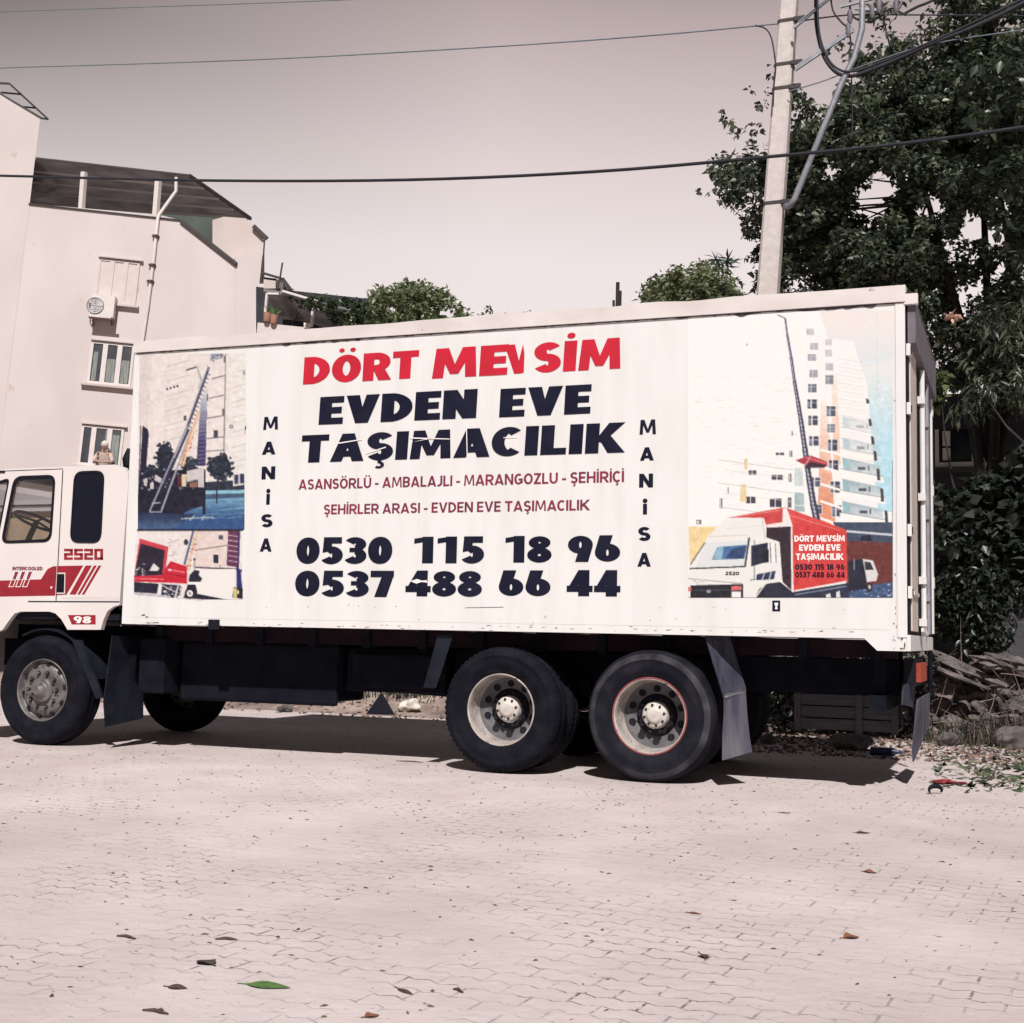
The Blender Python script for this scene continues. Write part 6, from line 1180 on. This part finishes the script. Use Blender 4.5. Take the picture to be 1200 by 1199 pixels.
shrub('shade_bramble', 'added dark brambles standing in for shade behind the truck tail', (-1.6, 6.6, .3), [(872,775),(1085,770),(1085,842),(1010,850),(935,848),(880,838)], 120, 6.0, 7.2, .10, .5, [(.008,.012,.010),(.014,.019,.014),(.020,.018,.016)], 161, droop=.3, rr=(.12,.24), per=70)  # added leaves, the shade on the bank put into their dark palette
bz = lambda X, Y: np.where(Y < 6.9, np.maximum(bank(X, Y), 0), bank(X, Y))
def scatter(n, x0, x1, y0, y1): X = g.uniform(x0, x1, n); Y = g.uniform(y0, y1, n); return np.stack([X, Y, np.where(Y > 5.8, np.maximum(bank(X,Y), .0), .0)+.004], 1)
EARTHY = [(.20,.14,.115),(.11,.08,.07),(.30,.23,.19),(.06,.05,.05),(.24,.13,.10)]; LEAFY = [(.05,.075,.04),(.035,.05,.032),(.07,.10,.05),(.055,.05,.04)]
stuffmesh('dry_litter', np.concatenate([scatter(2600, -14, 4, 5.9, 8.2), scatter(2200, -2.6, 1.2, 3.4, 6.6)]), .085, .5, EARTHY, 1, flatness=.45)
C = np.stack([g.normal(.75,.5,330), g.normal(2.9,1.15,330), np.full(330,.006)], 1); C = C[(C[:,0] > .02) & (C[:,1] > .9)]
C2 = np.stack([g.normal(.9,.55,420), g.normal(2.6,1.2,420), np.full(420,.006)], 1); C2 = C2[(C2[:,0] > .02) & (C2[:,1] > .7)]
stuffmesh('cut_leaves', np.concatenate([C, C2, scatter(160, .2, 4, 4.6, 6.3)]), .15, .24, LEAFY+[(.10,.15,.06),(.12,.10,.07)], 2, flatness=.3)
# fine grit on the paving
C = np.stack([g.uniform(-13,5,5200), -8.5+14*g.uniform(0,1,5200)**.75, np.zeros(5200)], 1); C[:,2] = .012*fnoise(C[:,0], C[:,1], 1.3, 3)*np.clip((-1.2-C[:,1])/2, 0, 1)+.001; stuffmesh('grit', C, .03, .45, [(.10,.08,.07),(.06,.05,.048),(.16,.12,.10)], 3)
# weeds on the bank under the truck
def weeds(name, label, foot, n, h_, spread, pal, seed, cat='weed', grp=None, lean=.6):
    rg = np.random.default_rng(seed); foot = np.array(foot, float); V = []; Fc = []; cc = []
    for i in range(n):
        a = rg.uniform(0, 2*PI); b0_ = foot+np.array([rg.normal(0,spread*.5), rg.normal(0,spread*.4), 0]); hh = h_*rg.uniform(.4,1.1); d_ = np.array([math.cos(a), math.sin(a), 0]); e_ = b0_+d_*hh*lean*rg.uniform(.3,1)+np.array([0,0,hh]); m_ = b0_+d_*hh*.15+np.array([0,0,hh*.6]); s_ = np.array([-d_[1], d_[0], 0])*rg.uniform(.003,.009); k = len(V)
        V += [b0_-s_, b0_+s_, m_+s_, m_-s_, e_]; Fc += [(k,k+1,k+2),(k,k+2,k+3),(k+3,k+2,k+4)]; c = np.array(pal[int(rg.integers(len(pal)))])*rg.uniform(.7,1.3); cc += [c]*5
    o = fastmesh(name, np.array(V), np.array(Fc), np.array(cc), [M['litter']], org=foot); tag(o, label, cat, grp); return o
WD = [(.045,.06,.04),(.03,.04,.03),(.08,.085,.055)]
def bp(u, v, y): p = S(u, v, y); p[2] = float(bank(p[0], p[1])); return p
weeds('weed_clump', 'dark green weeds on the bank seen under the fuel tank', bp(404,820,6.9), 400, .34, .42, WD, 4, grp='weeds on the bank')
weeds('weed_clump', 'dark green weeds on the bank just in front of the rear wheels', bp(482,818,7.0), 400, .32, .5, WD, 5, grp='weeds on the bank')
weeds('weed_clump', 'dry straw coloured weeds at the foot of the stone wall', bp(1150,866,6.1), 420, .34, .6, [(.05,.055,.035),(.11,.085,.07),(.03,.036,.026)], 6, grp='weeds on the bank')
weeds('weed_clump', 'reddish dry weeds on the stone wall near the picture edge', bp(1192,815,6.5), 300, .40, .45, [(.13,.075,.08),(.09,.06,.06),(.05,.045,.04)], 7, grp='weeds on the bank')
mb = MB(); c = bp(478,829,6.5)+np.array([0,0,.08]); mb.blob(c, (.14,.1,.075), 3, .5, 0, 3); tag(mb.build('plastic_bag', M['bag']), 'crumpled white bag lying among weeds under the truck', 'bag')
mb = MB(); c = bp(445,834,6.3); mb.add([c+np.array(k) for k in ((-.26,0,-.05),(.26,.05,-.05),(.0,.25,-.05),(-.02,.08,.33))], [(0,1,3),(1,2,3),(2,0,3),(0,2,1)]); tag(mb.build('rubber_scrap', M['black'], bevel=.01), 'pointed black rubber scrap leaning on the bank', 'scrap')
for i, (u, v, y, r_, lab) in enumerate(((998,864,4.4,(.27,.2,.13),'large brown stone lying below the wooden tool crate'),(900,866,4.6,(.12,.1,.08),'small dark stone in the shade behind the mud flap'),(1112,868,5.6,(.16,.13,.11),'grey stone at the foot of the stone wall behind the truck'),(1186,865,5.7,(.24,.18,.16),'rounded pale stone beside the dry weeds'),(333,833,6.1,(.13,.1,.08),'lone stone under the truck beside the far front wheel'),(1120,842,6.1,(.12,.1,.14),'upright pale stone leaning against the wall'))):
    p = G(u, v); p = S(u, v, y); p[2] = max(float(bank(p[0], p[1])), 0)+r_[2]*.6; mb = MB(); mb.blob(p, [k*.75 for k in r_], 4, .24, 0, 40+i, .10); tag(mb.build('loose_stone', M['stone']), lab, 'stone', 'loose stones by the truck')
p = G(1037,886); mb = MB(); p[2] = .045; mb.tube([p+np.array([-.14,.02,0]), p+np.array([.08,0,0]), p+np.array([.13,-.005,0]), p+np.array([.17,-.01,0])], [.04,.04,.016,.016], 12); tag(mb.build('plastic_bottle', M['bottle']), 'crushed blue plastic bottle in the shade below the truck tail', 'bottle')
p = G(1110,919); mb = MB(); p[2] = .014; mb.blob(p, (.10,.06,.016), 4, .5, 0, 5, .25); tag(mb.build('litter_scrap', M['redbit']), 'red plastic scrap among the cut leaves', 'scrap')
p = G(1096,931); mb = MB(); p[2] = .03; mb.tube([p+np.array([-.045*math.cos(t_), .02*t_, .03*math.sin(t_)]) for t_ in np.linspace(-.6,3.8,12)], [.006+.012*math.sin(PI*i/11) for i in range(12)], 8); tag(mb.build('litter_scrap', M['black']), 'small black curled scrap lying near the cut leaves', 'scrap')
roadz = lambda X, Y: float(.012*fnoise(np.float64(X), np.float64(Y), 1.3, 3)*np.clip((-1.2-Y)/2, 0, 1))
def fallen(u, v, L, w_, ang, m, label, curl=.3, name='fallen_leaf', cat='leaf'):
    p = G(u, v, .0); p[2] = roadz(p[0], p[1])-.001; mb = MB(); d_ = np.array([math.cos(ang), math.sin(ang), 0]); s_ = np.array([-d_[1], d_[0], 0]); n = 9; Lf, Rt, Md = [], [], []
    for i in range(n):
        t_ = i/(n-1); ww = w_*math.sin(PI*min(t_*1.02+.01, 1))**.8*(1.15-.5*t_); z = curl*L*.10*(t_-.5)**2*4*.5; c = p+d_*L*(t_-.5)+np.array([0,0,.002+z]); k = curl*ww*.35*(1+.3*math.sin(7*t_)); Md.append(c); Lf.append(c+s_*ww/2+np.array([0,0,k])); Rt.append(c-s_*ww/2+np.array([0,0,k*.6]))
    mb.add(Lf+Md+Rt, [(i,i+1,n+i+1,n+i) for i in range(n-1)]+[(n+i,n+i+1,2*n+i+1,2*n+i) for i in range(n-1)], 0, True); mb.tube([Md[0]-d_*L*.22, Md[0], Md[n//2]+np.array([0,0,.002])], .002, 5)
    tag(mb.build(name, m, org=p), label, cat, 'fallen leaves on the paving')
fallen(315,1158,.15,.075,.15,M['leafg'],'fresh green leaf lying flat on the sandy paving near the bottom',.25)
fallen(998,1098,.07,.05,.6,M['leafb'],'curled orange brown leaf on the paving towards the right',1.0)
fallen(825,1121,.06,.05,1.9,M['leafd'],'small crumpled dark leaf on the paving right of the middle',1.2)
fallen(240,1131,.085,.075,2.8,M['leafd'],'large dry dark leaf lying up left of the green leaf',.6)
fallen(208,1160,.07,.05,.1,M['leafd'],'dark shrivelled leaf nearest the left of the green leaf',.3)
fallen(475,1163,.09,.03,-.55,M['leafd'],'narrow dry leaf lying right of the green leaf',.2)
fallen(1020,1022,.07,.04,-.3,M['leafb'],'small brown leaf on the paving below the truck tail',1.0)
fallen(815,1071,.06,.025,-.1,M['leafb'],'thin brown leaf on the paving below the rear wheel',.5)
fallen(1012,977,.09,.04,.4,M['leafd'],'greenish dry leaf on the paving close to the truck tail',.8)
fallen(436,1192,.05,.035,.9,M['leafb'],'tiny brown leaf at the very bottom of the paving',.8)
fallen(920,953,.07,.03,.2,M['leafd'],'small dark leaf on the paving near the rear mud flap',.4)
for u, v, L, ang, lab in ((265,1103,.08,.35,'short dry twig lying above the green leaf'),(148,1100,.09,-.1,'dry twig lying on the paving near the left edge'),(480,893,.26,.05,'broken stick lying on the paving left of the rear wheels'),(537,1162,.05,-.5,'tiny twig near the narrow dry leaf'),(182,1189,.09,.0,'thin twig at the bottom left of the paving')):
    p = G(u, v, .0); p[2] = roadz(p[0], p[1])+.002; d_ = np.array([math.cos(ang), math.sin(ang), 0]); mb = MB(); mb.tube([p-d_*L/2, p-d_*L*.1+np.array([0,.006,.004]), p+d_*L*.2+np.array([0,-.004,.005]), p+d_*L/2], [.004,.0055,.005,.003], 6); tag(mb.build('twig', M['twig'], org=p), lab, 'twig', 'twigs on the paving')
nb = empty('garden_wall', (-15.5, 9.2, 0)); tag(nb, 'beige rendered wall with white coping seen through the cab windows', 'wall')
mb = MB(); zt = S(30,600,9.2)[2]; mb.box(-24, -13.2, 9.2, 9.5, 0, zt); mb.build('wall', M['beige'], nb)
mb = MB(); mb.box(-24, -13.2, 9.1, 9.6, zt, zt+.10); mb.box(-24, -13.2, 9.05, 9.65, zt+.12, zt+.2); mb.build('coping', M['frame'], nb)

# dead stems tangled over the stone wall
g = np.random.default_rng(77); V = []; Fc = []; cc = []
def stem_strip(P, r, c):
    n = len(P)
    for i, p in enumerate(P):
        w = r*(1-.6*i/(n-1)); k = len(V)
        for a in range(3): V.append(p+np.array([math.cos(2.09*a), .0, math.sin(2.09*a)])*w+np.array([0,math.sin(2.09*a)*w*.5,0])); cc.append(c)
        if i: Fc.extend([(k-3+a, k-3+(a+1)%3, k+(a+1)%3, k+a) for a in range(3)])
for i in range(300):
    p = np.array([g.uniform(-1.0, 3.6), g.uniform(6.15, 6.9), g.uniform(.05, 1.05)]); p[1] = 6.2+.5*p[2]+g.normal(0,.06); d = g.normal(size=3); d[1] = -abs(d[1])*.3; d /= np.linalg.norm(d); L = g.uniform(.15,.65); b_ = g.normal(0,.25,3)
    P = [p+d*L*t_+b_*L*t_*t_ for t_ in np.linspace(0,1,6)]; P = [np.array([q_[0], q_[1], max(q_[2], .02)]) for q_ in P]
    stem_strip(P, g.uniform(.003,.008), np.array([(.22,.17,.14),(.12,.095,.08),(.30,.25,.21),(.07,.06,.055)][int(g.integers(4))])*g.uniform(.7,1.2))
o = fastmesh('dead_stems', np.array(V), np.array(Fc), np.array(cc), [M['litter']]); o['kind'] = 'stuff'
